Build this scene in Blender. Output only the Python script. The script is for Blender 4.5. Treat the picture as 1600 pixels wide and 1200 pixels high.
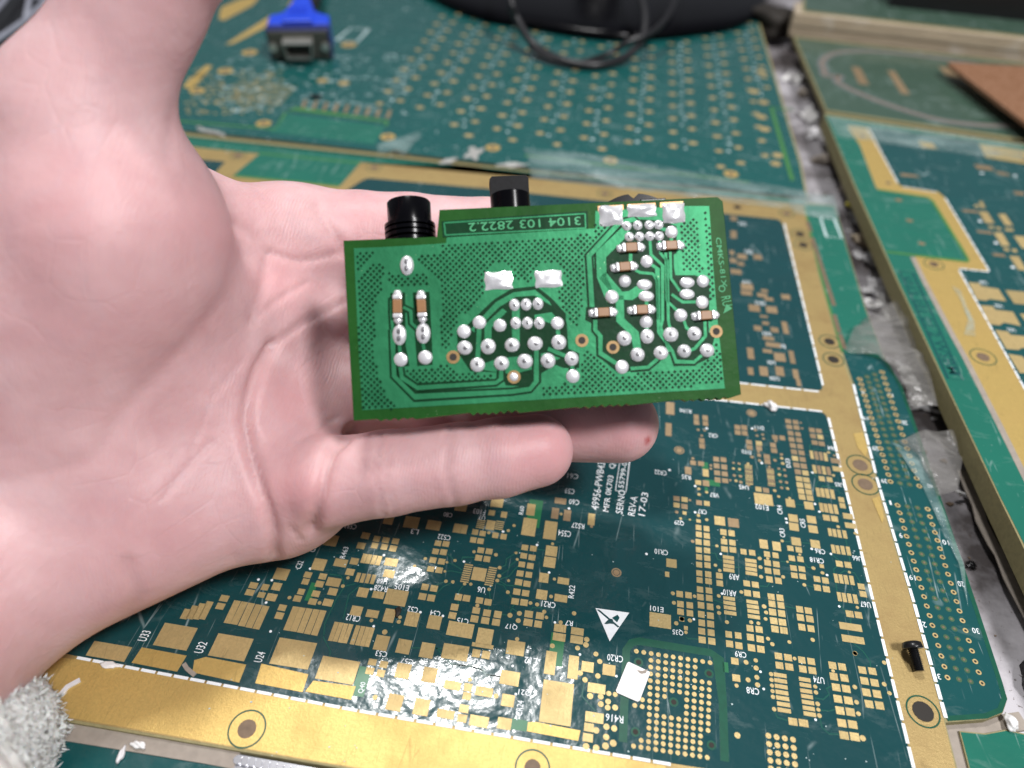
import bpy, bmesh, math, random
import numpy as np
from mathutils import Vector, Matrix
random.seed(7)
rng = np.random.default_rng(7)
MM = 0.001
scene = bpy.context.scene
for o in list(bpy.data.objects):
    bpy.data.objects.remove(o)
COL = scene.collection

# ------------------------------------------------------------------ camera
FPX = 1109.0                      # focal length in pixels of the 1600 x 1200 photograph
CAM_H = 132.0                     # mm above the main circuit board
PITCH, YAW, ROLL = math.radians(43.96), math.radians(-7.485), math.radians(2.015)
FWD = np.array([math.sin(YAW) * math.cos(PITCH), math.cos(YAW) * math.cos(PITCH), -math.sin(PITCH)])
_r = np.array([math.cos(YAW), -math.sin(YAW), 0.0])
_u = np.cross(_r, FWD)
RGT = math.cos(ROLL) * _r + math.sin(ROLL) * _u
UPV = -math.sin(ROLL) * _r + math.cos(ROLL) * _u
EYE = np.array([0.0, 0.0, CAM_H])
cam_data = bpy.data.cameras.new('camera')
cam = bpy.data.objects.new('camera', cam_data)
COL.objects.link(cam)
cam.matrix_world = Matrix(((RGT[0], UPV[0], -FWD[0], 0), (RGT[1], UPV[1], -FWD[1], 0),
                           (RGT[2], UPV[2], -FWD[2], CAM_H * MM), (0, 0, 0, 1)))
cam_data.sensor_width = 36.0
cam_data.lens = FPX / 1600.0 * 36.0
cam_data.clip_start = 0.005
cam_data.clip_end = 20.0
cam_data.dof.use_dof = True
cam_data.dof.focus_distance = 0.140
cam_data.dof.aperture_fstop = 10.5
scene.camera = cam

# ------------------------------------------------------------------ light
world = bpy.data.worlds.new('World')
scene.world = world
world.use_nodes = True
world.node_tree.nodes['Background'].inputs['Color'].default_value = (0.86, 0.90, 1.0, 1)
world.node_tree.nodes['Background'].inputs['Strength'].default_value = 0.17
scene.view_settings.view_transform = 'Standard'
scene.view_settings.look = 'None'
scene.view_settings.gamma = 1.0
scene.view_settings.exposure = 0.02


def area_lamp(name, loc_mm, aim_mm, size, power, color):
    l = bpy.data.lights.new(name, 'AREA')
    l.shape = 'RECTANGLE'
    l.size, l.size_y = size
    l.energy = power
    l.color = color
    o = bpy.data.objects.new(name, l)
    COL.objects.link(o)
    a, b = Vector(loc_mm) * MM, Vector(aim_mm) * MM
    o.location = a
    o.rotation_euler = (b - a).to_track_quat('-Z', 'Y').to_euler()
    return o


def ray(px, py):
    return FWD * FPX + RGT * (px - 800.0) - UPV * (py - 600.0)


def T(px, py, z=0.0):
    """a photograph pixel -> the point of the horizontal plane z (mm) it shows"""
    d = ray(px, py)
    t = (z - CAM_H) / d[2]
    return EYE + d * t


def K(px, py, depth):
    """a photograph pixel -> the point at that depth (mm) along the view axis"""
    return EYE + ray(px, py) * (depth / FPX)


def to_px(P):
    v = np.asarray(P, float) - EYE
    z = v @ FWD
    return 800.0 + FPX * (v @ RGT) / z, 600.0 - FPX * (v @ UPV) / z, z


def px_scale(px, py, z=0.0):
    """mm per pixel along the board's x and y axes at that pixel"""
    p = T(px, py, z)
    x1, y1, _ = to_px(p + np.array([1.0, 0, 0]))
    x2, y2, _ = to_px(p + np.array([0, 1.0, 0]))
    return 1 / math.hypot(x1 - px, y1 - py), 1 / math.hypot(x2 - px, y2 - py)


# the ceiling panel whose mirror image lies on the main board at about (690, 1015)
_p = T(680, 1030)
_d = ray(680, 1030)
_d = _d / np.linalg.norm(_d)
_d[2] = -_d[2]
area_lamp('ceiling_lamp', _p + _d * 900, _p, (0.13, 0.08), 4.4, (1.0, 0.985, 0.97))
area_lamp('bench_lamp', (445, -170, 870), (0, 90, 50), (0.16, 0.16), 10.6, (1.0, 0.98, 0.985))

# ------------------------------------------------------------------ materials
class NT:
    def __init__(self, name):
        self.m = bpy.data.materials.new(name)
        self.m.use_nodes = True
        self.t = self.m.node_tree
        self.b = self.t.nodes['Principled BSDF']

    def n(self, typ, **kw):
        nd = self.t.nodes.new(typ)
        for k, v in kw.items():
            if k in nd.inputs:
                nd.inputs[k].default_value = v
            else:
                setattr(nd, k, v)
        return nd

    def l(self, a, b):
        self.t.links.new(a, b)

    def pos(self, scale=(1, 1, 1), rot=(0, 0, 0), obj=False):
        src = self.n('ShaderNodeTexCoord').outputs['Object'] if obj else self.n('ShaderNodeNewGeometry').outputs['Position']
        mp = self.n('ShaderNodeMapping')
        mp.inputs['Scale'].default_value = scale
        mp.inputs['Rotation'].default_value = rot
        self.l(src, mp.inputs['Vector'])
        return mp.outputs[0]

    def noise(self, vec, scale, detail=4.0, rough=0.55, dist=0.0):
        nd = self.n('ShaderNodeTexNoise')
        nd.inputs['Scale'].default_value = scale
        nd.inputs['Detail'].default_value = detail
        nd.inputs['Roughness'].default_value = rough
        nd.inputs['Distortion'].default_value = dist
        self.l(vec, nd.inputs['Vector'])
        return nd.outputs['Fac']

    def ramp(self, fac, stops):
        nd = self.n('ShaderNodeValToRGB')
        e = nd.color_ramp.elements
        while len(e) < len(stops):
            e.new(0.5)
        for i, (p, c) in enumerate(stops):
            e[i].position = p
            e[i].color = c if len(c) == 4 else (*c, 1)
        self.l(fac, nd.inputs['Fac'])
        return nd.outputs['Color']

    def mix(self, fac, a, b, mode='MIX'):
        nd = self.n('ShaderNodeMix', data_type='RGBA', blend_type=mode)
        for s, v in ((nd.inputs[0], fac), (nd.inputs[6], a), (nd.inputs[7], b)):
            if hasattr(v, 'links'):
                self.l(v, s)
            elif isinstance(v, (int, float)):
                s.default_value = v
            else:
                s.default_value = (*v, 1) if len(v) == 3 else v
        return nd.outputs[2]

    def math(self, op, a, b=0.0, clamp=False):
        nd = self.n('ShaderNodeMath', operation=op, use_clamp=clamp)
        for s, v in ((nd.inputs[0], a), (nd.inputs[1], b)):
            if hasattr(v, 'links'):
                self.l(v, s)
            else:
                s.default_value = v
        return nd.outputs[0]

    def bump(self, h, strength, dist):
        nd = self.n('ShaderNodeBump')
        nd.inputs['Strength'].default_value = strength
        nd.inputs['Distance'].default_value = dist
        self.l(h, nd.inputs['Height'])
        self.l(nd.outputs[0], self.b.inputs['Normal'])
        return nd

    def set(self, **kw):
        for k, v in kw.items():
            k = k.replace('_', ' ')
            s = self.b.inputs[k]
            if hasattr(v, 'links'):
                self.l(v, s)
            elif isinstance(v, tuple):
                s.default_value = (*v, 1) if len(v) == 3 and len(s.default_value) == 4 else v
            else:
                s.default_value = v
        return self.m


W3 = (1, 1, 1)
BLK = (0, 0, 0)


def simple(name, col, rough=0.5, metal=0.0, var=0.12, scale=300, **kw):
    n = NT(name)
    f = n.noise(n.pos(), scale)
    c = n.mix(f, tuple(x * (1 - var) for x in col), tuple(min(1, x * (1 + var)) for x in col))
    n.set(Base_Color=c, Roughness=rough, Metallic=metal, **kw)
    return n.m


def mask_mat(name, col, col2, dust=0.2, scratch=0.5, rough=0.22, wave=0.35, angle=0.5):
    """glossy solder mask: blotchy tint, wiped dust, hairline scratches, a slightly wavy clear film"""
    n = NT(name)
    p = n.pos()
    blot = n.noise(p, 45, 5, 0.6)
    base = n.mix(blot, col, col2)
    d1 = n.noise(n.pos((1, 2.2, 1), (0, 0, angle)), 90, 8, 0.7, 0.6)
    dm = n.ramp(d1, [(0.56, BLK), (0.80, W3)])
    base = n.mix(n.math('MULTIPLY', dm, dust), base, (0.42, 0.52, 0.50))
    sc = None
    for k, (ang, s) in enumerate(((0.5, 160), (-0.9, 120), (1.5, 200))):
        v = n.n('ShaderNodeTexVoronoi', feature='DISTANCE_TO_EDGE', Scale=1.0)
        n.l(n.pos((s, s * 0.09, s), (0, 0, ang + angle)), v.inputs['Vector'])
        lin = n.ramp(v.outputs['Distance'], [(0.0, W3), (0.012, BLK)])
        gate = n.ramp(n.noise(n.pos((1, 1, 1)), 60 + 25 * k, 3), [(0.56, BLK), (0.70, W3)])
        g = n.math('MULTIPLY', lin, gate)
        sc = g if sc is None else n.math('MAXIMUM', sc, g)
    speck = n.ramp(n.noise(p, 1400, 2), [(0.73, BLK), (0.77, W3)])
    sg = n.math('MULTIPLY', speck, n.ramp(n.noise(p, 35, 3), [(0.52, BLK), (0.66, W3)]))
    sc = n.math('MAXIMUM', n.math('MULTIPLY', sc, scratch), n.math('MULTIPLY', sg, scratch * 0.8))
    base = n.mix(sc, base, (0.62, 0.74, 0.74))
    r = n.math('ADD', n.math('MULTIPLY', dm, 0.30), rough)
    h = n.math('ADD', n.noise(p, 95, 3, 0.5, 0.4), n.math('MULTIPLY', n.noise(p, 520, 2), 0.12))
    bp = n.bump(h, wave, 0.0022)
    n.l(bp.outputs[0], n.b.inputs['Coat Normal'])
    n.set(Base_Color=base, Roughness=n.math('ADD', r, n.math('MULTIPLY', sc, 0.3)), IOR=1.55, Coat_Weight=0.35, Coat_Roughness=0.06)
    return n.m


def gold_mat(name, col, rough=0.42, dirt=0.5, metal=0.75):
    """worn gold plating: fine random scratches, brown tarnish, per-piece tint"""
    n = NT(name)
    p = n.pos()
    inf = n.n('ShaderNodeObjectInfo')
    tint = n.mix(inf.outputs['Random'], tuple(c * 0.86 for c in col), tuple(min(1, c * 1.08) for c in col))
    tar = n.ramp(n.noise(p, 70, 6, 0.65), [(0.46, BLK), (0.74, W3)])
    c = n.mix(n.math('MULTIPLY', tar, dirt), tint, (0.20, 0.115, 0.045))
    grain = n.noise(p, 1900, 4, 0.75)
    c = n.mix(n.ramp(grain, [(0.38, (0.55, 0.55, 0.55)), (0.60, BLK)]), c, tuple(x * 0.72 for x in col))
    scr = None
    for ang, s in ((0.9, 700), (2.2, 520), (1.5, 850)):
        v = n.n('ShaderNodeTexVoronoi', feature='DISTANCE_TO_EDGE', Scale=1.0)
        n.l(n.pos((s, s * 0.07, s), (0, 0, ang)), v.inputs['Vector'])
        g = n.math('MULTIPLY', n.ramp(v.outputs['Distance'], [(0.0, W3), (0.02, BLK)]), n.ramp(n.noise(p, 150 + s * 0.1, 2), [(0.50, BLK), (0.64, W3)]))
        scr = g if scr is None else n.math('MAXIMUM', scr, g)
    c = n.mix(n.math('MULTIPLY', scr, 0.55), c, tuple(x * 0.45 for x in col))
    n.bump(grain, 0.30, 0.0003)
    n.set(Base_Color=c, Metallic=metal, Roughness=n.math('ADD', n.math('MULTIPLY', tar, 0.18), rough))
    return n.m


M = {}
M['mask'] = mask_mat('dark_teal_solder_mask', (0.005, 0.044, 0.049), (0.007, 0.060, 0.067), dust=0.08, scratch=0.42, rough=0.24, wave=0.30)
M['mask_back'] = mask_mat('teal_solder_mask', (0.005, 0.076, 0.074), (0.008, 0.102, 0.094), dust=0.18, scratch=0.6, rough=0.26, wave=0.22)
M['mask_green'] = mask_mat('green_solder_mask', (0.010, 0.120, 0.085), (0.014, 0.160, 0.110), dust=0.30, scratch=0.6, rough=0.27, wave=0.22, angle=1.1)
M['mask_side'] = mask_mat('blue_green_solder_mask', (0.005, 0.060, 0.065), (0.007, 0.078, 0.078), dust=0.20, scratch=0.7, rough=0.24, wave=0.22, angle=1.4)
M['mask_dull'] = mask_mat('olive_green_solder_mask', (0.035, 0.075, 0.050), (0.055, 0.105, 0.075), dust=0.55, scratch=0.5, rough=0.4, wave=0.15)
M['thin_green'] = simple('bare_green_window', (0.020, 0.150, 0.062), 0.35, var=0.2, scale=900)
M['halo'] = simple('green_halo', (0.006, 0.078, 0.046), 0.35, var=0.25, scale=700)
M['line_green'] = simple('bright_green_edge', (0.055, 0.19, 0.05), 0.4, var=0.3, scale=500)
M['gold'] = gold_mat('worn_gold_plating', (0.68, 0.52, 0.24), 0.44, 0.50, 0.5)
M['gold_border'] = gold_mat('gold_border_plating', (0.55, 0.40, 0.165), 0.46, 0.70, 0.45)
M['gold_bright'] = gold_mat('bright_gold_plating', (0.76, 0.54, 0.18), 0.42, 0.35, 0.5)
M['gold_brown'] = gold_mat('brown_copper_pad', (0.42, 0.30, 0.175), 0.45, 0.45, 0.5)
M['trace'] = simple('trace_under_mask', (0.011, 0.085, 0.066), 0.3, var=0.25, scale=600)
M['fr4'] = simple('fibreglass_edge', (0.26, 0.23, 0.11), 0.7, var=0.35, scale=900)
M['silk'] = simple('white_silkscreen', (0.80, 0.84, 0.86), 0.55, var=0.12, scale=1500)
M['silk_dim'] = simple('scuffed_silkscreen', (0.50, 0.62, 0.62), 0.55, var=0.35, scale=1500)
M['hole'] = simple('drilled_hole_dark', (0.018, 0.014, 0.010), 0.7)
M['hole_brown'] = simple('drilled_hole_brown', (0.16, 0.11, 0.07), 0.6, var=0.4, scale=900)
M['tan'] = simple('tan_adhesive', (0.30, 0.26, 0.22), 0.7, var=0.3, scale=500)
M['black_plastic'] = simple('black_plastic', (0.007, 0.007, 0.008), 0.30, var=0.3)
M['black_gloss'] = simple('black_gloss_plastic', (0.002, 0.002, 0.003), 0.20, var=0.3, IOR=1.22)
M['black_rubber'] = simple('black_cable_rubber', (0.012, 0.012, 0.014), 0.38, var=0.3)
M['white'] = simple('white_plastic', (0.80, 0.79, 0.78), 0.45, var=0.05)
M['glue'] = simple('grey_glue', (0.36, 0.36, 0.34), 0.4, var=0.4, scale=350)
M['scrap'] = simple('white_scrap', (0.66, 0.65, 0.66), 0.7, var=0.25, scale=500)
M['tin'] = None


def bench_mat():
    n = NT('painted_bench')
    p = n.pos()
    c = n.mix(n.ramp(n.noise(p, 22, 6, 0.65), [(0.40, BLK), (0.62, W3)]), (0.07, 0.06, 0.06), (0.52, 0.50, 0.53))
    sp = n.ramp(n.noise(p, 900, 2), [(0.66, BLK), (0.72, W3)])
    c = n.mix(n.math('MULTIPLY', sp, 0.7), c, (0.08, 0.06, 0.05))
    n.set(Base_Color=c, Roughness=0.5)
    n.bump(n.noise(p, 300, 4), 0.2, 0.001)
    return n.m


def tin_mat():
    n = NT('solder_tin')
    p = n.pos(obj=False)
    f = n.noise(p, 900, 3)
    c = n.mix(f, (0.70, 0.70, 0.72), (0.90, 0.90, 0.92))
    n.bump(n.noise(p, 1600, 2), 0.10, 0.0004)
    n.set(Base_Color=c, Metallic=0.5, Roughness=0.28)
    return n.m


def film_mat(name, tint, alpha, rough=0.12):
    n = NT(name)
    p = n.pos()
    f = n.noise(n.pos((1, 3, 1), (0, 0, 0.4)), 60, 5, 0.65, 0.8)
    a = n.math('ADD', n.math('MULTIPLY', n.ramp(f, [(0.42, BLK), (0.78, W3)]), 0.30), alpha, clamp=True)
    n.bump(n.noise(p, 160, 4, 0.6), 0.55, 0.0022)
    n.set(Base_Color=tint, Roughness=rough, Alpha=a, IOR=1.45, Specular_IOR_Level=0.7)
    return n.m


def wood_mat():
    n = NT('pale_plywood')
    f = n.noise(n.pos((0.15, 1, 3.5)), 300, 5, 0.6)
    c = n.mix(f, (0.22, 0.17, 0.11), (0.60, 0.50, 0.36))
    g = n.ramp(n.noise(n.pos(), 60, 5, 0.6), [(0.55, BLK), (0.75, W3)])
    c = n.mix(n.math('MULTIPLY', g, 0.5), c, (0.66, 0.65, 0.62))
    n.set(Base_Color=c, Roughness=0.7)
    n.bump(f, 0.3, 0.0008)
    return n.m


def phenolic_mat():
    n = NT('brown_phenolic')
    f = n.noise(n.pos(), 700, 4, 0.7)
    c = n.mix(n.ramp(f, [(0.4, BLK), (0.7, W3)]), (0.19, 0.085, 0.035), (0.34, 0.185, 0.115))
    n.set(Base_Color=c, Roughness=0.55)
    return n.m


M['bench'] = bench_mat()
M['tin'] = tin_mat()
M['film'] = film_mat('clear_tape_film', (0.50, 0.66, 0.64), 0.07)
M['film_dirty'] = film_mat('dirty_plastic_film', (0.34, 0.33, 0.31), 0.16)
M['wood'] = wood_mat()
M['phenolic'] = phenolic_mat()
M['ring_grey'] = simple('silver_grey_ring', (0.16, 0.165, 0.17), 0.45, var=0.4, scale=250)  # mottled grey of the oval ring mark

# ------------------------------------------------------------------ helpers
def link(o, parent=None):
    COL.objects.link(o)
    if parent is not None:
        o.parent = parent
    return o


def tag(o, label=None, cat=None, group=None, kind=None):
    for k, v in (('label', label), ('category', cat), ('group', group), ('kind', kind)):
        if v:
            o[k] = v
    return o


def mesh_obj(name, verts, faces, mat, parent=None, smooth=False, mm=True):
    me = bpy.data.meshes.new(name)
    v = np.asarray(verts, float) * (MM if mm else 1.0)
    me.from_pydata(v.tolist(), [], faces if isinstance(faces, list) else faces.tolist())
    if smooth:
        me.shade_smooth()
    if mat is not None:
        me.materials.append(mat)
    me.update()
    return link(bpy.data.objects.new(name, me), parent)


def empty(name, loc=(0, 0, 0), parent=None):
    o = bpy.data.objects.new(name, None)
    o.empty_display_size = 0.01
    o.location = Vector(loc) * MM
    return link(o, parent)


def poly_area(p):
    return 0.5 * sum(p[i - 1][0] * p[i][1] - p[i][0] * p[i - 1][1] for i in range(len(p)))


def prism_data(poly, z0, z1):
    p = [(q[0], q[1]) for q in poly]
    if poly_area(p) < 0:
        p = p[::-1]
    n = len(p)
    v = [(x, y, z0) for x, y in p] + [(x, y, z1) for x, y in p]
    f = [list(range(n - 1, -1, -1)), list(range(n, 2 * n))]
    f += [[i, (i + 1) % n, n + (i + 1) % n, n + i] for i in range(n)]
    return v, f


def prism(name, poly, z0, z1, mat, parent=None):
    v, f = prism_data(poly, z0, z1)
    return mesh_obj(name, v, f, mat, parent)


def px_poly(pts, z=0.0):
    return [tuple(T(x, y, z)[:2]) for x, y in pts]


def join_data(items):
    V, F = [], []
    for v, f in items:
        o = len(V)
        V += list(v)
        F += [[i + o for i in q] for q in f]
    return V, F


def disc_poly(cx, cy, rx, ry=None, n=16, rot=0.0):
    ry = rx if ry is None else ry
    return [(cx + rx * math.cos(a + rot), cy + ry * math.sin(a + rot)) for a in [2 * math.pi * i / n for i in range(n)]]


def ribbon_data(pts, w, z0, z1):
    """a flat line of width w through 2D points"""
    P = [np.array(p[:2], float) for p in pts]
    L, R = [], []
    for i, p in enumerate(P):
        a = P[max(i - 1, 0)]
        b = P[min(i + 1, len(P) - 1)]
        t = (b - a) / (np.linalg.norm(b - a) + 1e-9)
        nrm = np.array([-t[1], t[0]])
        s = 1.0
        if 0 < i < len(P) - 1:
            t1 = (p - a) / (np.linalg.norm(p - a) + 1e-9)
            s = 1.0 / max(0.5, abs(float(nrm @ np.array([-t1[1], t1[0]]))))
        L.append(p + nrm * w * 0.5 * s)
        R.append(p - nrm * w * 0.5 * s)
    n = len(P)
    v = [(*q, z1) for q in L] + [(*q, z1) for q in R] + [(*q, z0) for q in L] + [(*q, z0) for q in R]
    f = []
    for i in range(n - 1):
        f += [[n + i, n + i + 1, i + 1, i], [i, i + 1, 2 * n + i + 1, 2 * n + i], [n + i + 1, n + i, 3 * n + i, 3 * n + i + 1]]
    f += [[n, 0, 2 * n, 3 * n], [n - 1, 2 * n - 1, 4 * n - 1, 3 * n - 1]]
    return v, f


def tube_data(pts, rad, seg=10, cap=True):
    P = [np.array(p, float) for p in pts]
    n = len(P)
    rad = [rad] * n if isinstance(rad, (int, float)) else rad
    V, F = [], []
    up = np.array([0.0, 0.0, 1.0])
    for i, p in enumerate(P):
        t = P[min(i + 1, n - 1)] - P[max(i - 1, 0)]
        t /= np.linalg.norm(t) + 1e-9
        if abs(t @ up) > 0.95:
            up = np.array([0.0, 1.0, 0.0])
        a = np.cross(t, up)
        a /= np.linalg.norm(a)
        b = np.cross(a, t)
        for k in range(seg):
            c = 2 * math.pi * k / seg
            V.append(tuple(p + rad[i] * (a * math.cos(c) + b * math.sin(c))))
    for i in range(n - 1):
        for k in range(seg):
            k2 = (k + 1) % seg
            F.append([i * seg + k, (i + 1) * seg + k, (i + 1) * seg + k2, i * seg + k2])
    if cap:
        F.append(list(range(seg)))
        F.append([(n - 1) * seg + k for k in range(seg)][::-1])
    return V, F


def lathe_data(profile, seg=20, axis=2, closed_top=True):
    """profile: (radius, height); revolve round the local axis"""
    V, F = [], []
    for r, h in profile:
        for k in range(seg):
            a = 2 * math.pi * k / seg
            q = (r * math.cos(a), r * math.sin(a), h)
            V.append(q if axis == 2 else (q[0], q[2], -q[1]))
    for i in range(len(profile) - 1):
        for k in range(seg):
            k2 = (k + 1) % seg
            F.append([i * seg + k, i * seg + k2, (i + 1) * seg + k2, (i + 1) * seg + k])
    F.append([k for k in range(seg)][::-1])
    if closed_top:
        F.append([(len(profile) - 1) * seg + k for k in range(seg)])
    return V, F


def smooth_curve(pts, sub=8):
    P = [np.array(p, float) for p in pts]
    P = [2 * P[0] - P[1]] + P + [2 * P[-1] - P[-2]]
    out = []
    for i in range(1, len(P) - 2):
        for k in range(sub):
            t = k / sub
            p0, p1, p2, p3 = P[i - 1:i + 3]
            out.append(0.5 * (2 * p1 + (p2 - p0) * t + (2 * p0 - 5 * p1 + 4 * p2 - p3) * t * t + (3 * p1 - p0 - 3 * p2 + p3) * t ** 3))
    out.append(P[-2])
    return out


_text_cache = {}


def text_mesh(body):
    """lettering as a mesh scaled to the unit box"""
    if body in _text_cache:
        return _text_cache[body]
    cu = bpy.data.curves.new('lettering', 'FONT')
    cu.body = body
    cu.resolution_u = 2
    cu.offset = 0.004
    cu.extrude = 0.0
    ob = bpy.data.objects.new('lettering', cu)
    COL.objects.link(ob)
    dg = bpy.context.evaluated_depsgraph_get()
    me = bpy.data.meshes.new_from_object(ob.evaluated_get(dg))
    bpy.data.objects.remove(ob)
    bpy.data.curves.remove(cu)
    v = np.array([q.co for q in me.vertices])
    lo, hi = v.min(0), v.max(0)
    v[:, :2] = (v[:, :2] - (lo + hi)[:2] / 2) / (hi - lo)[:2]
    f = [list(p.vertices) for p in me.polygons]
    bpy.data.meshes.remove(me)
    _text_cache[body] = (v, f)
    return v, f


def text_obj(body, x, y, z, w, h, rot, mat, parent, name='lettering'):
    """w = length along the reading direction, h = letter height, all mm; rot in degrees"""
    v, f = text_mesh(body)
    q = v * np.array([w, h, 0])
    a = math.radians(rot)
    c, s = math.cos(a), math.sin(a)
    q = np.stack([q[:, 0] * c - q[:, 1] * s + x, q[:, 0] * s + q[:, 1] * c + y, np.full(len(q), z)], 1)
    return mesh_obj(name, q, f, mat, parent)


_bv, _bf = prism_data([(-.5, -.5), (.5, -.5), (.5, .5), (-.5, .5)], 0.0, 1.0)
_unit_box = {}
_unit_disc = {}


def shared(kind, mat):
    d = _unit_box if kind == 'box' else _unit_disc
    if mat.name not in d:
        me = bpy.data.meshes.new('pad')
        v, f = (_bv, _bf) if kind == 'box' else prism_data(disc_poly(0, 0, .5, n=14), 0.0, 1.0)
        me.from_pydata(v, [], f)
        me.materials.append(mat)
        d[mat.name] = me
    return d[mat.name]


def piece(name, kind, x, y, z, w, h, t, mat, parent, rz=0.0):
    o = bpy.data.objects.new(name, shared(kind, mat))
    o.location = (x * MM, y * MM, z * MM)
    o.scale = (w * MM, h * MM, t * MM)
    o.rotation_euler = (0, 0, rz)
    return link(o, parent)

# ------------------------------------------------------------------ bench
bt = prism('bench_top', [(-520, -260), (640, -260), (640, 720), (-520, 720)], -20, -8, M['bench'])
tag(bt, kind='structure')

# ------------------------------------------------------------------ main circuit board (top face z = 0)
A_OUT = [(-420, 985), (-60, 168), (100, 186), (275, 207), (600, 241), (1262, 316), (1304, 321), (1353, 483), (1383, 560), (1409, 602), (1435, 676),
         (1471, 782), (1527, 950), (1566, 1066), (1574, 1092), (1567, 1114), (1541, 1124), (1477, 1129), (1497, 1205), (1520, 1300), (1100, 1296), (507, 1196), (105, 1128)]
main = prism('circuit_board', px_poly(A_OUT), -2.4, 0.0, M['fr4'])
tag(main, 'large teal circuit board with gold border and hundreds of bare gold pads under the hand', 'circuit board')


def sheet(name, pts, z, t, mat, parent, zplane=0.0):
    return prism(name, px_poly(pts, zplane), z, z + t, mat, parent)


# the gold border is one plated sheet; mask panels lie on it
sheet('gold_border', [(-400, 980), (-40, 176), (100, 190), (275, 213), (600, 247), (1258, 321), (1277, 426), (1312, 550), (1330, 600), (1365, 741), (1396, 850),
                      (1424, 940), (1474, 1123), (1494, 1205), (1512, 1292), (1100, 1290), (507, 1193), (110, 1124)], 0.0, 0.05, M['gold_border'], main)


def round_corner(pts, r_px=9):
    out = []
    n = len(pts)
    for i in range(n):
        p, a, b = np.array(pts[i], float), np.array(pts[i - 1], float), np.array(pts[(i + 1) % n], float)
        u, w = a - p, b - p
        u, w = u / np.linalg.norm(u), w / np.linalg.norm(w)
        for k in range(4):
            t = k / 3
            out.append(tuple((1 - t) ** 2 * (p + u * r_px) + 2 * t * (1 - t) * p + t * t * (p + w * r_px)))
    return out


LOW_CELL = [(-330, 938), (-60, 470), (180, 515), (1290, 645), (1427, 1200), (1436, 1252), (1050, 1193), (560, 1109), (119, 1025)]
UP_CELL = [(572, 278), (760, 295), (1130, 334), (1221, 343.5), (1287, 611), (1159, 598), (430, 512), (260, 480)]
sheet('solder_mask_panel', round_corner(LOW_CELL), 0.05, 0.05, M['mask'], main)
sheet('solder_mask_panel', round_corner(UP_CELL), 0.05, 0.05, M['mask'], main)
sheet('solder_mask_panel', [(285, 247), (352, 253), (318, 290), (230, 440), (60, 420)], 0.05, 0.05, M['mask'], main)
# green strip along the far edge and the notch between the gold runs
sheet('solder_mask_panel', [(-20, 182), (100, 194), (275, 211), (600, 245), (1258, 319), (1253, 313), (760, 262), (566, 254), (392, 239), (275, 227), (60, 208)], 0.05, 0.05, M['mask_green'], main)
sheet('solder_mask_panel', [(405, 241), (562, 256), (532, 290), (365, 274)], 0.06, 0.05, M['mask_green'], main)
# right-hand margin and connector field
sheet('solder_mask_panel', [(1258, 319.5), (1303, 322), (1352, 484), (1382, 561), (1350, 553), (1318, 553), (1281, 426)], 0.05, 0.06, M['mask_green'], main)
CONN = [(1318, 553), (1350, 553), (1382, 563), (1406, 602), (1432, 676), (1468, 782), (1524, 950), (1562, 1066), (1569, 1091), (1562, 1110), (1540, 1119), (1479, 1123),
        (1428, 940), (1400, 850), (1369, 741), (1334, 600)]
sheet('solder_mask_panel', CONN, 0.05, 0.06, M['mask_side'], main)
v, f = ribbon_data([tuple(T(x, y)[:2]) for x, y in CONN[1:12]], 0.9, 0.05, 0.13)
mesh_obj('green_edge_line', v, f, M['halo'], main)
v, f = ribbon_data([tuple(T(x, y)[:2]) for x, y in [(1257, 322), (1281, 426), (1316, 550)]], 0.7, 0.05, 0.13)
mesh_obj('green_edge_line', v, f, M['line_green'], main)
for a, b in (((1269, 372), (1303, 478)), ((1303, 492), (1311, 520)), ((1312, 522), (1320, 546)), ((1261, 346), (1267, 362))):
    v, f = ribbon_data([tuple(T(*a)[:2]), tuple(T(*b)[:2])], 1.3, 0.09, 0.14)
    mesh_obj('routed_slot', v, f, M['hole_brown'], main)
for a, b in (((405, 240), (563, 255)), ((365, 275), (530, 291))):
    v, f = ribbon_data([tuple(T(*a)[:2]), tuple(T(*b)[:2])], 1.2, 0.05, 0.14)
    mesh_obj('green_edge_line', v, f, M['line_green'], main)

# window outline on the margin
v, f = ribbon_data([tuple(T(x, y)[:2]) for x, y in [(1281, 339), (1303, 342), (1315, 373), (1291, 370), (1281, 339)]], 0.5, 0.12, 0.16)
mesh_obj('outline_mark', v, f, M['silk_dim'], main)


def dashes(a, b, n, w_mm, fill=0.86, z=0.1, zp=0.0, parent=main):
    A, B = T(*a, zp)[:2], T(*b, zp)[:2]
    d = (B - A) / n
    L = np.linalg.norm(d)
    ang = math.atan2(d[1], d[0])
    for i in range(n):
        c = A + d * (i + 0.5)
        piece('printed_dash', 'box', c[0], c[1], z + zp, L * fill, w_mm, 0.04, M['silk'], parent, ang)


dashes((119, 1027.5), (560, 1111), 17, 0.55)
dashes((560, 1111), (1050, 1195), 16, 0.55)
dashes((1294, 652), (1428, 1203), 21, 0.6)
dashes((1225, 349), (1286, 604), 15, 0.5)
dashes((1281, 612.5), (1090, 591.5), 7, 0.5)
dashes((1090, 622), (1286, 643.5), 8, 0.5)
dashes((1333, 600), (1368, 741), 7, 0.6, z=0.11)
dashes((1369, 745), (1428, 943), 9, 0.6, z=0.11)
dashes((1428, 943), (1478, 1124), 7, 0.7, z=0.11)

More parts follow.
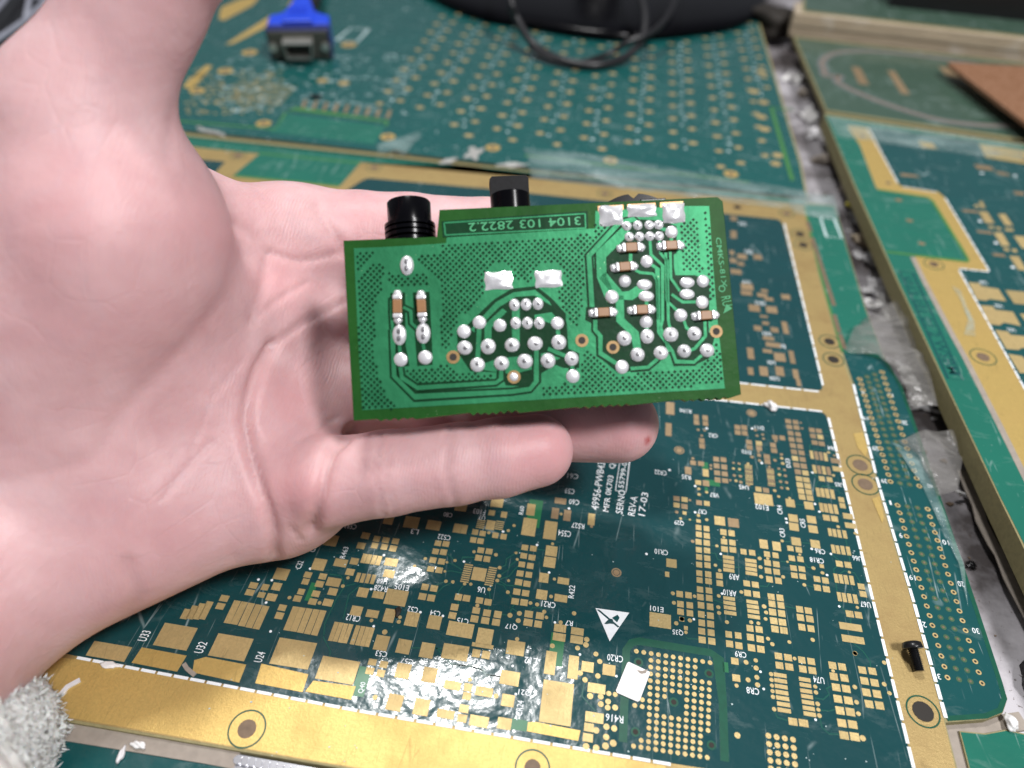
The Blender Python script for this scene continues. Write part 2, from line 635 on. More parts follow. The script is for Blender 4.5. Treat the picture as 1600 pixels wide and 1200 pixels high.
# plated holes in the border
def border_hole(px, py, d_px, ring_px, mat='hole', z=0.05, zp=0.0, parent=main, ring='halo'):
    x, y = T(px, py, zp)[:2]
    sx, _ = px_scale(px, py, zp)
    if ring_px:
        r = ring_px * sx * 0.5
        n = 28
        V, F = [], []
        for k in range(n):
            a = 2 * math.pi * k / n
            for rr, zz in ((r, z), (r, z + .05), (r - .28, z + .05), (r - .28, z)):
                V.append((x + rr * math.cos(a), y + rr * math.sin(a), zz + zp))
        for k in range(n):
            for q in range(3):
                a, b = k * 4 + q, ((k + 1) % n) * 4 + q
                F.append([a, b, b + 1, a + 1])
        mesh_obj('ring_groove', V, F, M[ring], parent)
    piece('drilled_hole', 'disc', x, y, z + zp, d_px * sx, d_px * sx, 0.04, M[mat], parent)


for a in ((386, 1139, 28, 57, 'hole_brown'), (832, 1200, 26, 56, 'hole_brown'), (1442, 1112, 34, 54, 'hole'), (1344, 727, 24, 44, 'hole_brown'), (1352, 757, 24, 44, 'hole_brown'),
          (1296, 534, 17, 34, 'hole'), (1302, 562, 18, 34, 'hole'), (1250, 366, 15, 30, 'hole'), (1255, 383, 15, 30, 'hole'), (1229, 334, 12, 24, 'hole_brown'), (1152, 324, 12, 0, 'hole'),
          (372, 243, 14, 24, 'hole_brown'), (585, 262, 12, 24, 'hole_brown'), (945, 303, 12, 24, 'hole_brown')):
    border_hole(*a, z=0.07)
for px, py in ((1174, 646), (1061, 704), (963, 895)):
    border_hole(px, py, 10, 16, 'gold_brown', z=0.1, ring='gold_brown')

# ---- pads: rows are x y w h in enlarged-tile units, 'o x y d' is round
TILES = {
 't1': (1040, 620, .175, """40 105 75 110;25 295 55 115;273 185 45 45;275 232 48 40;352 192 48 45;355 242 48 40;o 290 297 28;o 348 303 24;o 322 350 26;322 395 48 42;325 443 50 42;
640 275 50 40;700 278 52 42;643 322 52 40;705 328 52 40;o 800 300 30;o 815 350 28;o 865 340 28;o 873 377 28;1093 222 52 38;1158 230 48 38;o 1205 235 22;1103 272 52 38;1167 278 52 38;o 1217 285 24;
1115 328 52 40;1180 337 48 38;1123 383 52 40;1190 390 52 40;975 365 52 40;1040 370 50 40;o 980 398 30;1135 438 52 42;1200 447 52 42;1145 495 54 42;1212 503 54 42;1155 553 54 42;1222 563 54 42;1167 613 56 44;1232 623 56 44;
1180 673 56 44;1247 683 56 44;1190 735 58 44;1255 745 58 44;1197 790 58 46;1267 800 58 46;1207 845 58 46;1277 855 58 46;1217 898 60 46;1288 908 60 46;1305 300 52 38;1367 308 52 38;1315 353 52 40;1380 362 52 40;1330 412 54 40;1392 422 54 40;
1303 520 30 75;1345 527 32 75;1387 534 32 75;1428 541 32 75;1515 575 85 45;1533 648 88 45;1328 648 32 75;1370 654 32 75;1412 660 32 75;1455 666 34 75;1393 735 52 44;1462 742 52 44;o 1453 500 30;o 1505 527 26;o 1497 705 30;
1360 855 34 80;1400 860 34 80;1442 866 36 85;1488 873 36 85;1567 922 52 46;1578 975 52 46;1390 990 34 80;1430 996 34 80;1472 1002 36 85;1518 1008 36 85;743 408 52 38;748 455 52 40;832 418 55 40;833 463 52 42;o 828 495 26;833 525 35 26;
958 435 52 40;967 483 55 42;o 1033 518 30;902 537 55 40;908 582 55 42;o 838 572 32;o 975 570 34;o 1035 552 32;o 1045 598 34;o 770 540 34;o 605 592 26;o 655 600 30;o 605 643 28;o 658 650 30;o 612 705 32;o 667 712 34;o 628 753 30;o 670 765 34;
o 735 600 28;o 740 790 32;o 1010 645 28;o 1060 655 28;o 1015 698 34;o 1068 708 32;o 1025 760 34;o 1078 768 32;o 1035 815 32;o 1088 822 32;o 925 628 26;o 973 840 34;873 918 165 100;828 828 54 42;895 838 54 42;o 1008 893 30;
200 662 58 65;245 592 52 40;o 243 553 30;315 600 55 40;357 682 52 65;360 775 58 50;463 745 52 45;530 752 55 40;o 575 747 24;290 768 54 40;o 295 825 30;o 298 875 34;o 365 855 30;450 560 52 42;515 565 52 42;o 403 615 28;o 403 645 28;
455 620 52 44;522 630 52 44;460 682 54 42;527 692 54 42;97 912 56 42;168 920 56 42;o 215 925 26;97 970 56 42;167 982 56 44;o 98 1032 34;168 1040 36 30;298 948 52 42;367 955 52 42;o 292 1062 34;o 133 1090 28;o 215 1100 22;293 1112 40 28;o 366 1100 32;
482 1110 95 78;605 1128 98 78;1112 952 80 70;1278 975 82 68;o 1105 908 28"""),
 't2': (1040, 800, .225, """228 110 40 36;283 118 40 36;230 158 42 38;285 167 42 38;o 187 206 26;228 210 42 38;285 217 44 38;230 265 42 38;287 270 44 38;232 315 42 38;288 323 44 38;232 368 42 38;290 372 44 38;233 427 42 38;295 435 44 40;372 445 46 40;
235 475 42 38;297 483 46 40;375 497 46 40;238 540 44 40;300 548 46 40;240 593 46 42;302 600 46 42;97 572 46 42;158 580 46 42;o 200 587 26;o 50 567 30;245 650 46 44;308 660 46 44;102 642 46 42;167 650 46 42;o 57 633 30;247 713 46 44;310 722 48 44;
103 695 46 42;168 705 46 42;o 112 745 34;o 73 775 32;o 168 755 32;250 772 46 44;312 780 48 44;250 830 48 44;315 840 48 44;253 890 50 46;320 900 50 46;140 808 28 28;o 140 838 26;40 358 72 58;10 435 30 36;
400 142 44 40;457 150 44 40;405 208 44 38;463 215 44 38;408 260 46 38;466 265 46 38;o 403 178 20;o 355 238 24;435 318 78 24;437 348 78 24;438 378 78 24;438 407 78 24;590 340 80 24;592 370 80 24;593 400 80 24;595 430 82 24;
540 278 42 38;600 285 44 38;o 652 325 30;o 658 385 30;o 662 452 30;o 345 372 26;o 375 408 26;o 368 585 28;440 603 82 24;442 635 84 25;445 668 84 25;448 704 86 26;600 627 82 25;605 660 84 26;608 693 84 26;612 730 86 27;
562 498 46 40;622 507 48 40;568 565 48 42;630 575 48 42;o 525 558 28;o 683 658 34;o 697 700 30;o 693 745 28;o 365 663 30;o 370 703 30;o 425 767 30;o 593 768 30;o 643 775 28;585 810 48 44;648 818 50 44;588 872 50 46;655 885 52 46;
595 945 52 48;660 955 52 48;o 710 882 30;o 740 920 32;437 852 46 44;503 860 46 44;443 918 50 46;508 930 50 46;680 225 58 62;770 240 58 62;703 295 42 38;762 303 42 38;o 708 325 22;707 355 46 40;768 365 46 40;710 410 46 40;770 418 46 40;
720 470 46 42;782 480 46 42;o 815 453 28;732 590 48 42;793 598 48 44;738 640 48 44;800 650 48 44;742 697 50 46;805 707 50 46;750 758 52 46;810 768 52 46;758 815 52 46;820 825 52 46;905 207 66 56;1038 225 66 56;o 808 203 24;
865 255 44 36;923 265 44 38;875 323 44 38;935 330 44 38;o 930 298 20;887 392 46 38;945 398 46 38;893 443 46 38;950 450 46 38;o 1025 392 30;1083 378 30 26;o 1088 425 28;o 845 348 18;1050 468 46 40;1108 478 46 42;1053 528 48 42;1115 538 48 42;o 962 508 28;
930 678 48 44;990 688 50 44;935 735 50 46;1000 745 52 46;945 802 48 46;1008 812 48 46;o 1020 890 32;o 858 905 28;1115 42 48 40;1172 50 48 40;1265 32 70 40;1283 97 78 38;o 1197 105 26;o 1315 150 24;
1140 142 26 55;1172 148 26 55;1205 153 26 57;1243 158 28 57;1163 258 26 60;1195 264 26 60;1230 268 28 62;1268 273 28 62;1205 362 48 42;1265 370 48 42;1183 462 28 64;1217 467 28 64;1252 472 28 64;1292 477 30 66;1357 520 48 42;1370 572 48 42;
1205 590 28 64;1240 596 28 64;1277 601 30 66;1317 607 30 66;o 1330 665 24;1277 710 54 46;1338 718 50 46;1283 800 158 50;1300 887 158 50;o 1313 985 34;o 1275 420 22;885 45 64 52;890 105 66 54;1012 55 64 52;1023 122 64 52"""),
 't3': (1140, 930, .225, """338 425 52 46;405 435 54 46;o 450 442 28;345 490 54 48;413 500 56 48;500 452 50 46;565 462 52 46;507 515 52 48;573 525 54 48;350 558 90 28;353 597 90 28;357 637 90 28;362 678 90 29;367 718 92 29;373 760 92 29;378 802 94 30;
o 287 550 32;o 290 590 32;o 293 630 30;o 297 668 30;o 300 708 32;o 308 793 32;520 588 82 28;525 627 82 28;530 668 84 28;536 706 84 28;543 747 86 29;548 788 86 29;555 828 88 30;o 593 637 30;o 598 677 32;o 610 757 34;o 615 797 30;o 622 838 34;
438 880 62 52;512 890 66 52;713 490 54 50;780 500 54 50;722 567 56 52;795 577 56 52;o 717 528 26;738 642 58 52;808 652 58 52;o 868 640 34;750 722 58 54;823 733 60 54;o 880 745 34;765 803 60 56;837 813 62 56;o 893 825 34;778 890 62 56;853 900 64 56;
793 975 64 56;867 985 66 58;o 923 995 44;920 522 54 50;990 530 54 50;935 597 56 52;1005 610 56 52;o 1072 620 34;948 677 58 54;1022 688 58 54;o 1108 682 32;967 758 58 54;1040 768 60 56;o 1072 470 32;o 870 405 34;
35 460 52 46;o 113 468 36;o 180 455 32;o 183 508 38;o 188 572 36;o 193 625 38;45 577 56 48;o 127 590 36;o 47 630 30;o 53 975 44"""),
 't4': (600, 780, .225, """535 55 80 60;785 25 85 65;833 110 42 42;748 97 44 36;1020 75 58 80;1008 195 95 120;1225 15 80 40;1188 100 50 75;o 1230 105 22;1272 115 50 75;1440 142 48 80;o 1440 192 24;1155 218 88 125;35 140 65 75;192 163 100 80;345 183 95 65;530 207 95 62;
740 182 60 65;o 903 185 24;o 863 220 24;633 230 42 38;685 240 42 36;773 253 42 38;830 262 42 38;620 285 42 38;670 293 44 38;o 728 235 24;50 440 90 55;35 520 75 55;375 308 44 38;430 313 46 38;358 365 44 38;413 370 46 40;340 425 46 40;400 435 48 40;
325 487 48 38;383 495 48 40;o 287 415 24;o 213 467 24;o 493 428 24;o 437 440 20;o 423 503 20;672 357 46 38;730 365 46 38;657 410 48 40;715 418 46 40;o 625 367 24;o 777 388 28;660 523 95 90;o 803 478 28;o 800 535 28;o 787 567 28;o 865 568 22;o 917 375 22;o 925 420 22;
o 560 590 24;o 603 592 24;o 430 572 26;o 478 576 26;o 730 628 26;o 860 648 28;285 612 48 44;347 622 50 44;267 678 52 46;328 688 52 46;517 682 48 46;573 690 50 44;490 752 52 46;475 810 52 46;663 705 50 42;722 717 50 44;o 648 740 28;640 775 52 44;715 792 52 46;
628 833 54 48;703 845 56 46;790 803 52 48;778 857 54 46;o 875 808 36;978 338 46 38;1037 345 46 38;970 395 46 38;1027 407 48 38;957 455 46 38;1015 465 46 40;945 518 48 40;1005 527 46 40;935 578 50 42;993 590 50 40;922 645 50 42;983 655 50 42;910 712 52 44;972 720 52 44;
o 1017 723 28;o 1063 733 30;o 1113 783 30;1162 362 80 70;1150 440 82 72;o 1170 312 24;1110 548 66 65;o 1183 557 24;1245 570 80 45;1095 665 76 66;o 1160 678 28;1228 690 90 50;1005 800 58 46;1083 812 56 46;o 940 795 36;o 932 845 36;1000 858 62 48;1070 870 52 46;o 1128 823 26;o 1320 795 32;
85 685 150 110;38 810 75 95;o 112 822 26;o 103 853 30;195 835 90 100;350 857 92 95;530 908 180 100;700 955 110 110;685 1020 150 28;138 1025 95 100;300 1052 95 105;495 1065 180 105;640 1072 55 55;708 1083 56 55"""),
 't5': (760, 960, .2, """228 265 140 110;o 240 195 34;183 500 150 110;168 675 100 95;140 855 110 90;575 110 95 60;568 180 100 60;710 135 100 55;705 200 100 60;o 783 198 44;o 777 240 46;o 515 248 40;500 380 85 180;678 415 80 180;o 712 265 40;o 855 312 40;o 885 370 42;790 412 95 80;
o 733 460 44;957 437 100 85;o 870 483 44;o 770 513 44;860 580 140 75;o 810 640 50;o 893 645 46;o 955 620 42;o 893 703 48;o 950 683 46;o 947 730 46;o 1005 730 48;o 1005 628 40;843 808 145 80;800 885 75 65;o 857 908 50;o 937 880 50;o 997 893 50;792 965 80 65;o 935 960 50;
o 778 1033 52;o 857 1045 52;o 930 1030 54;o 990 1008 54;o 580 65 34;1357 50 170 110;1525 40 40 34;550 690 245 330"""),
 't6': (400, 820, .25, """470 100 80 70;685 70 50 40;755 90 40 36;812 98 42 36;872 105 42 36;657 133 50 40;742 132 40 36;802 140 40 36;857 150 44 38;395 250 80 75;530 240 80 50;615 230 50 42;675 212 28 60;705 216 28 60;737 221 28 60;768 226 28 60;588 297 52 42;637 330 24 60;668 335 24 60;700 338 24 60;732 343 24 60;
325 315 46 38;310 357 42 38;418 325 46 38;398 372 50 40;485 360 85 55;283 420 42 38;260 463 48 40;375 433 48 40;355 482 50 40;480 420 55 46;450 488 60 46;o 543 385 24;o 575 333 22;o 210 457 24;o 398 490 24;160 310 85 75;130 388 55 50;58 392 44 40;35 440 44 36;98 455 62 48;165 520 48 40;147 570 50 44;
222 587 40 160;263 593 40 160;306 600 40 162;350 607 40 164;393 614 40 166;668 425 66 60;765 440 72 45;628 540 70 62;728 558 76 48;o 722 600 24;485 668 28 125;515 672 28 125;545 678 28 125;575 682 28 125;620 690 28 125;652 695 28 125;682 700 28 125;711 704 28 125;o 805 672 34;785 740 85 95;
235 805 240 175;512 910 238 150;728 860 50 40;798 875 50 42;712 915 50 44;780 930 50 46;920 915 90 95;1085 940 88 95;1228 1005 105 55;1325 1018 52 50;1318 1072 52 46;1425 1045 110 58;o 1500 1072 32;o 1337 968 28;o 745 1080 32;868 1112 95 105;1035 1140 95 105;1185 1185 110 55"""),
 't7': (100, 900, .2625, """725 228 40 66;766 218 40 88;806 212 40 105;846 206 40 118;1003 215 40 148;1045 222 40 148;1088 231 40 150;1131 240 40 150;1174 248 40 150;955 135 50 40;932 182 48 40;1128 58 48 38;1107 100 50 38;665 362 200 150;995 425 215 145;270 450 230 100"""),
 't8': (400, 1000, .3125, """1040 345 48 40;1030 393 48 40;1115 408 95 55"""),
 't11': (1140, 320, .175, """35 125 60 40;35 250 55 30;35 285 55 30;20 430 40 40;110 465 85 45;30 500 60 40;100 530 60 35;250 470 75 45;55 600 100 45;155 735 110 55;150 790 100 40;310 770 60 25;290 810 90 35;350 845 80 30;500 825 80 45;220 925 100 60;375 940 100 60;305 1000 70 20;320 1060 60 30;250 1105 70 45;400 1120 70 45;495 1100 50 110"""),
 't14': (1130, 300, .29375, """240 780 60 20;265 815 80 25;235 848 50 20;145 860 35 60;300 880 60 45;365 880 28 70;145 955 30 40;215 955 45 50;300 955 45 50;385 970 30 50;400 1015 24 40"""),
}
pads = []
for tn, (x0, y0, s, body) in TILES.items():
    for row in body.replace('\n', '').split(';'):
        w = row.split()
        if not w:
            continue
        rnd = w[0] == 'o'
        q = [float(a) for a in (w[1:] if rnd else w)]
        px, py = x0 + q[0] * s, y0 + q[1] * s
        sx, sy = px_scale(px, py)
        x, y = T(px, py)[:2]
        if rnd:
            pads.append(('disc', x, y, q[2] * s * sx, q[2] * s * sx, px, py))
        else:
            pads.append(('box', x, y, q[2] * s * sx, q[3] * s * sy, px, py))
# fine-pitch chips: rows of narrow pins
for x0, y0, s, cx, ya, yb, n, w, h, dx in ((1040, 620, .175, 738, 618, 780, 10, 66, 11, 1.0), (1040, 620, .175, 932, 648, 795, 10, 66, 11, 1.6),
                                           (600, 780, .225, 590, 458, 575, 9, 58, 9, -4.0), (600, 780, .225, 758, 480, 597, 9, 58, 9, -4.0),
                                           (600, 780, .225, 678, 150, 200, 5, 56, 7, -3.0), (600, 780, .225, 808, 158, 210, 5, 56, 7, -3.0)):
    for i in range(n):
        px, py = x0 + (cx + dx * i) * s, y0 + (ya + (yb - ya) * i / (n - 1)) * s
        sx, sy = px_scale(px, py)
        x, y = T(px, py)[:2]
        pads.append(('box', x, y, w * s * sx, h * s * sy, px, py))
# ball-grid fields
HOLES = [(757, 627), (1140, 688), (948, 843), (740, 1005), (1153, 1077)]
for r in range(15):
    for c in range(11):
        zx, zy = 745 + 40 * c - 1.1 * r, 567 + 6.2 * c + 36.8 * r
        if any(math.hypot(zx - a, zy - b) < 48 for a, b in HOLES) or (c < 2 and 2 < r < 7) or (3 < c < 7 and 6 < r < 9) or (c < 2 and r > 8 and r < 13) or (r in (1,) and c < 2):
            continue
        px, py = 780 + zx * .2875, 855 + zy * .2875
        sx, _ = px_scale(px, py)
        x, y = T(px, py)[:2]
        pads.append(('disc', x, y, 27 * .2875 * sx, 27 * .2875 * sx, px, py))
for r in range(5):
    for c in range(4):
        px, py = 1140 + (268 + 57 * c + 4.5 * r) * .225, 930 + (978 + 9 * c + 57 * r) * .225
        sx, _ = px_scale(px, py)
        x, y = T(px, py)[:2]
        pads.append(('disc', x, y, 42 * .225 * sx, 42 * .225 * sx, px, py))
pads.sort(key=lambda p: -p[3] * p[4])


def pad_mat(px, py):
    # pads change from brown in the upper middle to gold further out
    k = (py - 760) / 180.0 + (abs(px - 980) - 160) / 420.0 + random.uniform(-.35, .35)
    return M['gold_brown'] if k < 0.05 else M['gold']


small = {}
for i, (kind, x, y, w, h, px, py) in enumerate(pads):
    m = pad_mat(px, py)
    if i < 300:
        piece('gold_pad', kind, x, y, 0.1, w, h, 0.05, m, main, random.gauss(0, .008))
    else:
        poly = disc_poly(x, y, w / 2, n=10) if kind == 'disc' else [(x - w / 2, y - h / 2), (x + w / 2, y - h / 2), (x + w / 2, y + h / 2), (x - w / 2, y + h / 2)]
        small.setdefault(m.name, []).append(prism_data(poly, 0.1, 0.145))
for mn, it in small.items():
    v, f = join_data(it)
    tag(mesh_obj('small_gold_pads', v, f, bpy.data.materials[mn], main), kind='stuff')
for a, b in HOLES:
    px, py = 780 + a * .2875, 855 + b * .2875
    x, y = T(px, py)[:2]
    sx, _ = px_scale(px, py)
    piece('hole_halo', 'disc', x, y, 0.1, 15 * sx, 15 * sx, 0.03, M['halo'], main)
    piece('drilled_hole', 'disc', x, y, 0.1, 8.5 * sx, 8.5 * sx, 0.06, M['hole'], main)
sheet('bright_strip', [(-150, 1004), (118, 1030), (560, 1113.5), (1040, 1197), (1030, 1276), (507, 1191), (112, 1122), (-150, 1075)], 0.05, 0.02, M['gold_bright'], main)
# bright unworn plating where tape protected it
for pts in ([(400 + 35 * .25, 820 + 870 * .25), (482, 1054), (473, 1082), (399, 1068)], [(490, 1064), (556, 1073), (549, 1094), (477, 1081)], [(304, 1032), (322, 1027), (385, 1039), (374, 1067), (301, 1051)],
            [(206, 1036), (222, 1012), (292, 1025), (277, 1050)], [(825, 1129), (835, 1128), (907, 1142), (903, 1158), (823, 1143)],
            [(1333, 678), (1348, 676), (1356, 702), (1352, 714), (1340, 700)], [(1362, 780), (1374, 775), (1381, 810), (1378, 818)]):
    sheet('bright_plating', pts, 0.12, 0.04, M['gold_bright'], main)
# pale green windows and frame lines in the mask
for x0, y0, s, cx, cy, w, h in ((760, 960, .2, 548, 275, 110, 255), (600, 780, .225, 1045, 100, 95, 190), (1040, 620, .175, 352, 617, 55, 60), (1040, 620, .175, 420, 772, 130, 52), (1040, 620, .175, 363, 830, 28, 42),
                                (1040, 800, .225, 415, 1080, 40, 70), (760, 960, .2, 258, 865, 125, 85), (400, 820, .25, 660, 980, 80, 190), (400, 820, .25, 345, 420, 40, 120)):
    px, py = x0 + cx * s, y0 + cy * s
    sx, sy = px_scale(px, py)
    x, y = T(px, py)[:2]
    piece('mask_window', 'box', x, y, 0.09, w * s * sx, h * s * sy, 0.035, M['thin_green'], main)
v, f = ribbon_data([tuple(T(780 + a * .2875, 855 + b * .2875)[:2]) for a, b in [(672, 1060), (690, 560), (720, 520), (760, 512), (1150, 575), (1190, 605), (1215, 850), (1225, 1165)]], 1.5, 0.08, 0.125)
mesh_obj('frame_line', v, f, M['halo'], main)

# fine copper lines under the mask
LINES = [
 (600, 780, .225, [[(300, 670), (360, 660), (410, 610), (478, 576)], [(340, 605), (430, 572)], [(440, 380), (490, 425)], [(437, 440), (480, 455), (545, 495)], [(423, 503), (470, 500), (545, 515)], [(213, 467), (305, 485)],
   [(540, 430), (545, 405), (630, 405)], [(803, 478), (845, 460), (850, 415), (917, 375), (960, 345)], [(800, 535), (865, 490), (880, 460), (930, 420)], [(790, 560), (870, 535), (905, 490), (940, 460)], [(805, 570), (850, 600), (960, 605)],
   [(780, 585), (830, 600), (860, 648), (895, 700)], [(1050, 348), (1130, 358)], [(560, 590), (520, 640), (515, 730), (490, 750)], [(730, 628), (738, 700), (722, 790)], [(800, 800), (875, 808), (885, 755), (910, 730)],
   [(885, 755), (940, 795)], [(1005, 790), (1030, 755), (1090, 755), (1113, 783)], [(330, 1000), (470, 1150), (600, 1160), (700, 1195)]]),
 (1040, 620, .175, [[(1390, 312), (1495, 322)], [(1290, 510), (1285, 440), (1310, 420)], [(1300, 485), (1340, 470), (1450, 480), (1500, 510), (1507, 525)], [(1310, 685), (1370, 730)], [(1345, 850), (1340, 780), (1370, 745)],
   [(1390, 820), (1395, 800), (1530, 810), (1555, 870)], [(1365, 900), (1385, 1010), (1440, 1080)], [(1150, 960), (1240, 970)], [(600, 595), (650, 635), (705, 645)], [(655, 603), (700, 630)], [(608, 645), (650, 680), (705, 690)],
   [(612, 705), (650, 700), (708, 708)], [(630, 755), (660, 740), (710, 735)], [(670, 765), (715, 750)], [(1010, 647), (975, 665)], [(1060, 655), (1010, 675), (975, 682)], [(1068, 708), (1020, 720), (978, 705)], [(1078, 768), (1030, 735), (980, 730)],
   [(1088, 822), (1040, 790), (985, 760)], [(133, 1092), (290, 1110)], [(1050, 375), (1100, 380)], [(905, 540), (1030, 552)]]),
 (1040, 800, .225, [[(640, 290), (665, 320)], [(800, 345), (845, 348), (900, 360), (945, 395)], [(940, 330), (985, 385), (1020, 392)], [(650, 515), (705, 520), (725, 485)], [(820, 655), (915, 675)], [(962, 508), (1035, 525)], [(320, 235), (355, 240), (395, 265)],
   [(310, 285), (345, 290), (360, 330), (395, 340)], [(325, 610), (365, 625), (400, 635)], [(480, 385), (520, 385)], [(140, 870), (155, 880), (235, 885)], [(1205, 365), (1165, 400), (1190, 555)], [(1210, 430), (1240, 410), (1310, 425), (1345, 480), (1350, 505)],
   [(1205, 640), (1250, 695)], [(1283, 740), (1283, 775)], [(1300, 910), (1370, 970), (1420, 1040), (1420, 1080)], [(805, 205), (1010, 220)], [(1145, 290), (1205, 340)], [(1250, 190), (1280, 350)]]),
 (1140, 930, .225, [[(305, 800), (330, 850), (400, 872)], [(622, 845), (640, 920), (690, 965), (770, 968)], [(590, 715), (650, 725), (690, 690), (670, 650), (710, 630)], [(620, 800), (690, 805), (735, 795)]]),
 (760, 960, .2, [[(770, 513), (745, 640), (850, 755)], [(865, 490), (870, 545)], [(0, 470), (110, 490)]]),
 (400, 820, .25, [[(460, 310), (530, 320), (550, 360), (540, 385)], [(420, 700), (465, 790), (460, 830)], [(425, 690), (430, 620), (500, 470), (555, 385), (620, 370)], [(545, 590), (580, 440), (650, 380)], [(960, 770), (1170, 775)], [(1230, 870), (1400, 900), (1440, 940), (1530, 950)], [(1340, 1085), (1420, 1085)]]),
]
for x0, y0, s, ls in LINES:
    for pl in ls:
        v, f = ribbon_data([tuple(T(x0 + a * s, y0 + b * s)[:2]) for a, b in pl], 0.24, 0.09, 0.12)
        mesh_obj('trace', v, f, M['trace'], main)

# white lettering: body, px, py, length px, height px, rotation
LET = [('R194', 1071, 642.5, 18, 5, 180), ('CR2', 1114, 681, 14, 5, 180), ('D11', 1186, 669, 14, 5, 180), ('D32', 1166, 707, 15, 5, 180), ('U64', 1300, 701, 14, 6, 180), ('U65', 1311, 758, 14, 6, 180), ('D33', 1231, 724, 14, 6, 90),
       ('R35', 1072, 746, 14, 6, 180), ('VR7', 1116, 774, 14, 6, 180), ('U45', 1162, 762, 15, 6, 180), ('E102', 1190, 793, 21, 7, 180), ('CR4', 1218, 797, 14, 7, 90), ('CR7', 1097, 800, 14, 6, 180), ('Q29', 1061, 817, 15, 7, 180),
       ('CR5', 1254, 818, 14, 7, 90), ('CR3', 1222, 833, 14, 7, 90), ('CR6', 1281, 862, 16, 7, 180), ('CR18', 1276, 876, 22, 7, 180), ('U66', 1339, 873, 15, 7, 180), ('AR9', 1147, 902, 16, 8, 180), ('AR10', 1140, 927, 21, 8, 180), ('U67', 1352, 945, 16, 8, 180),
       ('Q35', 1059, 988, 17, 8, 180), ('CR9', 1157, 1023, 18, 8, 180), ('U74', 1279, 1063, 17, 9, 180), ('CR8', 1176, 1080, 20, 9, 180), ('E101', 1026, 952, 21, 7, 180), ('CR10', 1033, 863, 21, 7, 180), ('CR22', 1032, 739, 19, 6, 180),
       ('C61', 895, 744.5, 17, 7, 180), ('C59', 890, 768, 15, 7, 180), ('C60', 897, 785, 16, 7, 180), ('R527', 903, 822, 20, 7, 180), ('C554', 882, 834, 20, 8, 180), ('R60', 815, 798, 13, 6, 90), ('R422', 893, 925, 20, 8, 90), ('CR21', 857, 945, 22, 8, 180),
       ('Q17', 799, 979, 19, 8, 180), ('R7', 889, 974, 12, 7, 180), ('L12', 829, 1033, 20, 9, 180), ('Q21', 820, 1082, 20, 9, 180), ('CR24', 812, 1107, 24, 9, 90), ('CR20', 961, 1029, 25, 9, 180), ('R416', 960, 1123, 28, 10, 180),
       ('C593', 548, 823, 18, 7, 180), ('L3', 648, 831, 12, 7, 180), ('C522', 694, 840, 20, 7, 180), ('C80', 700, 805, 14, 6, 180), ('F103', 749, 800, 19, 7, 180), ('U7', 753, 809, 10, 6, 180), ('U6', 752, 922, 12, 8, 180), ('C15', 723, 971, 18, 8, 180),
       ('E105', 628, 918, 22, 8, 180), ('R428', 595, 920, 21, 8, 180), ('U68', 597, 909, 16, 7, 180), ('CR12', 552, 966, 22, 9, 180), ('C52', 645, 953, 16, 8, 180), ('C54', 680, 959, 16, 8, 180), ('CR39', 746, 1035, 25, 9, 180), ('C53', 596, 1022, 18, 8, 180),
       ('C57', 636, 1034, 20, 8, 180), ('C55', 681, 1040, 20, 8, 180), ('R341', 706, 1060, 26, 8, 180), ('R546', 760, 1068, 26, 8, 180), ('R463', 538, 864, 19, 7, 90), ('C32', 468, 883, 13, 8, 90), ('C21', 490, 857, 13, 7, 90), ('U33', 226, 994, 18, 12, 90),
       ('U32', 314, 1012, 19, 12, 90), ('U24', 406, 1027, 17, 11, 90), ('Q40', 566, 1075, 18, 8, 90),
       ('9', 1348, 613, 4, 5, 180), ('10', 1391, 618, 8, 5, 180), ('19', 1352, 654, 8, 5, 180), ('20', 1413, 661, 9, 6, 180), ('29', 1367, 701, 9, 6, 180), ('39', 1381, 752, 9, 6, 180), ('40', 1453, 760, 9, 6, 180), ('1', 1391, 786, 3, 6, 180), ('2', 1464, 797, 4, 6, 180),
       ('9', 1407, 837, 5, 7, 180), ('10', 1477, 848, 10, 7, 180), ('19', 1425, 903, 10, 7, 180), ('20', 1501, 913, 10, 8, 180), ('29', 1441, 976, 12, 8, 180), ('30', 1524, 986, 11, 8, 180), ('39', 1463, 1057, 13, 8, 180),
       ('CR3', 1160, 350, 12, 4, 180), ('CR1', 1170, 394, 12, 5, 180), ('U19', 1166, 441, 12, 4, 180), ('CR13', 1188, 474, 16, 5, 180), ('U21', 1198, 522, 13, 5, 180), ('D57', 1220, 541, 14, 5, 180), ('U30', 1205, 567, 12, 5, 180), ('U20', 1210, 592, 15, 5, 180)]
for body, px, py, ln, ht, rot in LET:
    sx, sy = px_scale(px, py)
    x, y = T(px, py)[:2]
    text_obj(body, x, y, 0.135, ln * (sx if rot == 180 else sy), ht * (sy if rot == 180 else sx) * 1.15, rot, M['silk'], main)
for body, p0, p1, ht in (('49956-PWB432', (929, 797), (941, 716), 12), ('MFR 0K703   QM', (947, 800), (959, 716), 11), ('SERNO', (967, 803), (972, 766), 11), ('55799-02', (970, 763), (977, 717), 8.5), ('REV-A', (986, 806), (991, 776), 11), ('17-03', (1002, 806), (1008, 770), 11)):
    a, b = T(*p0)[:2], T(*p1)[:2]
    sx, sy = px_scale(*p0)
    c, d = (a + b) / 2, b - a
    text_obj(body, c[0], c[1], 0.135, np.linalg.norm(d), ht * sx, math.degrees(math.atan2(d[1], d[0])), M['silk'], main)
v, f = ribbon_data([tuple(T(x, y)[:2]) for x, y in [(961.5, 767), (970, 711), (984.5, 713), (978, 769), (961.5, 767)]], 0.16, 0.1, 0.14)
mesh_obj('serial_box', v, f, M['silk'], main)
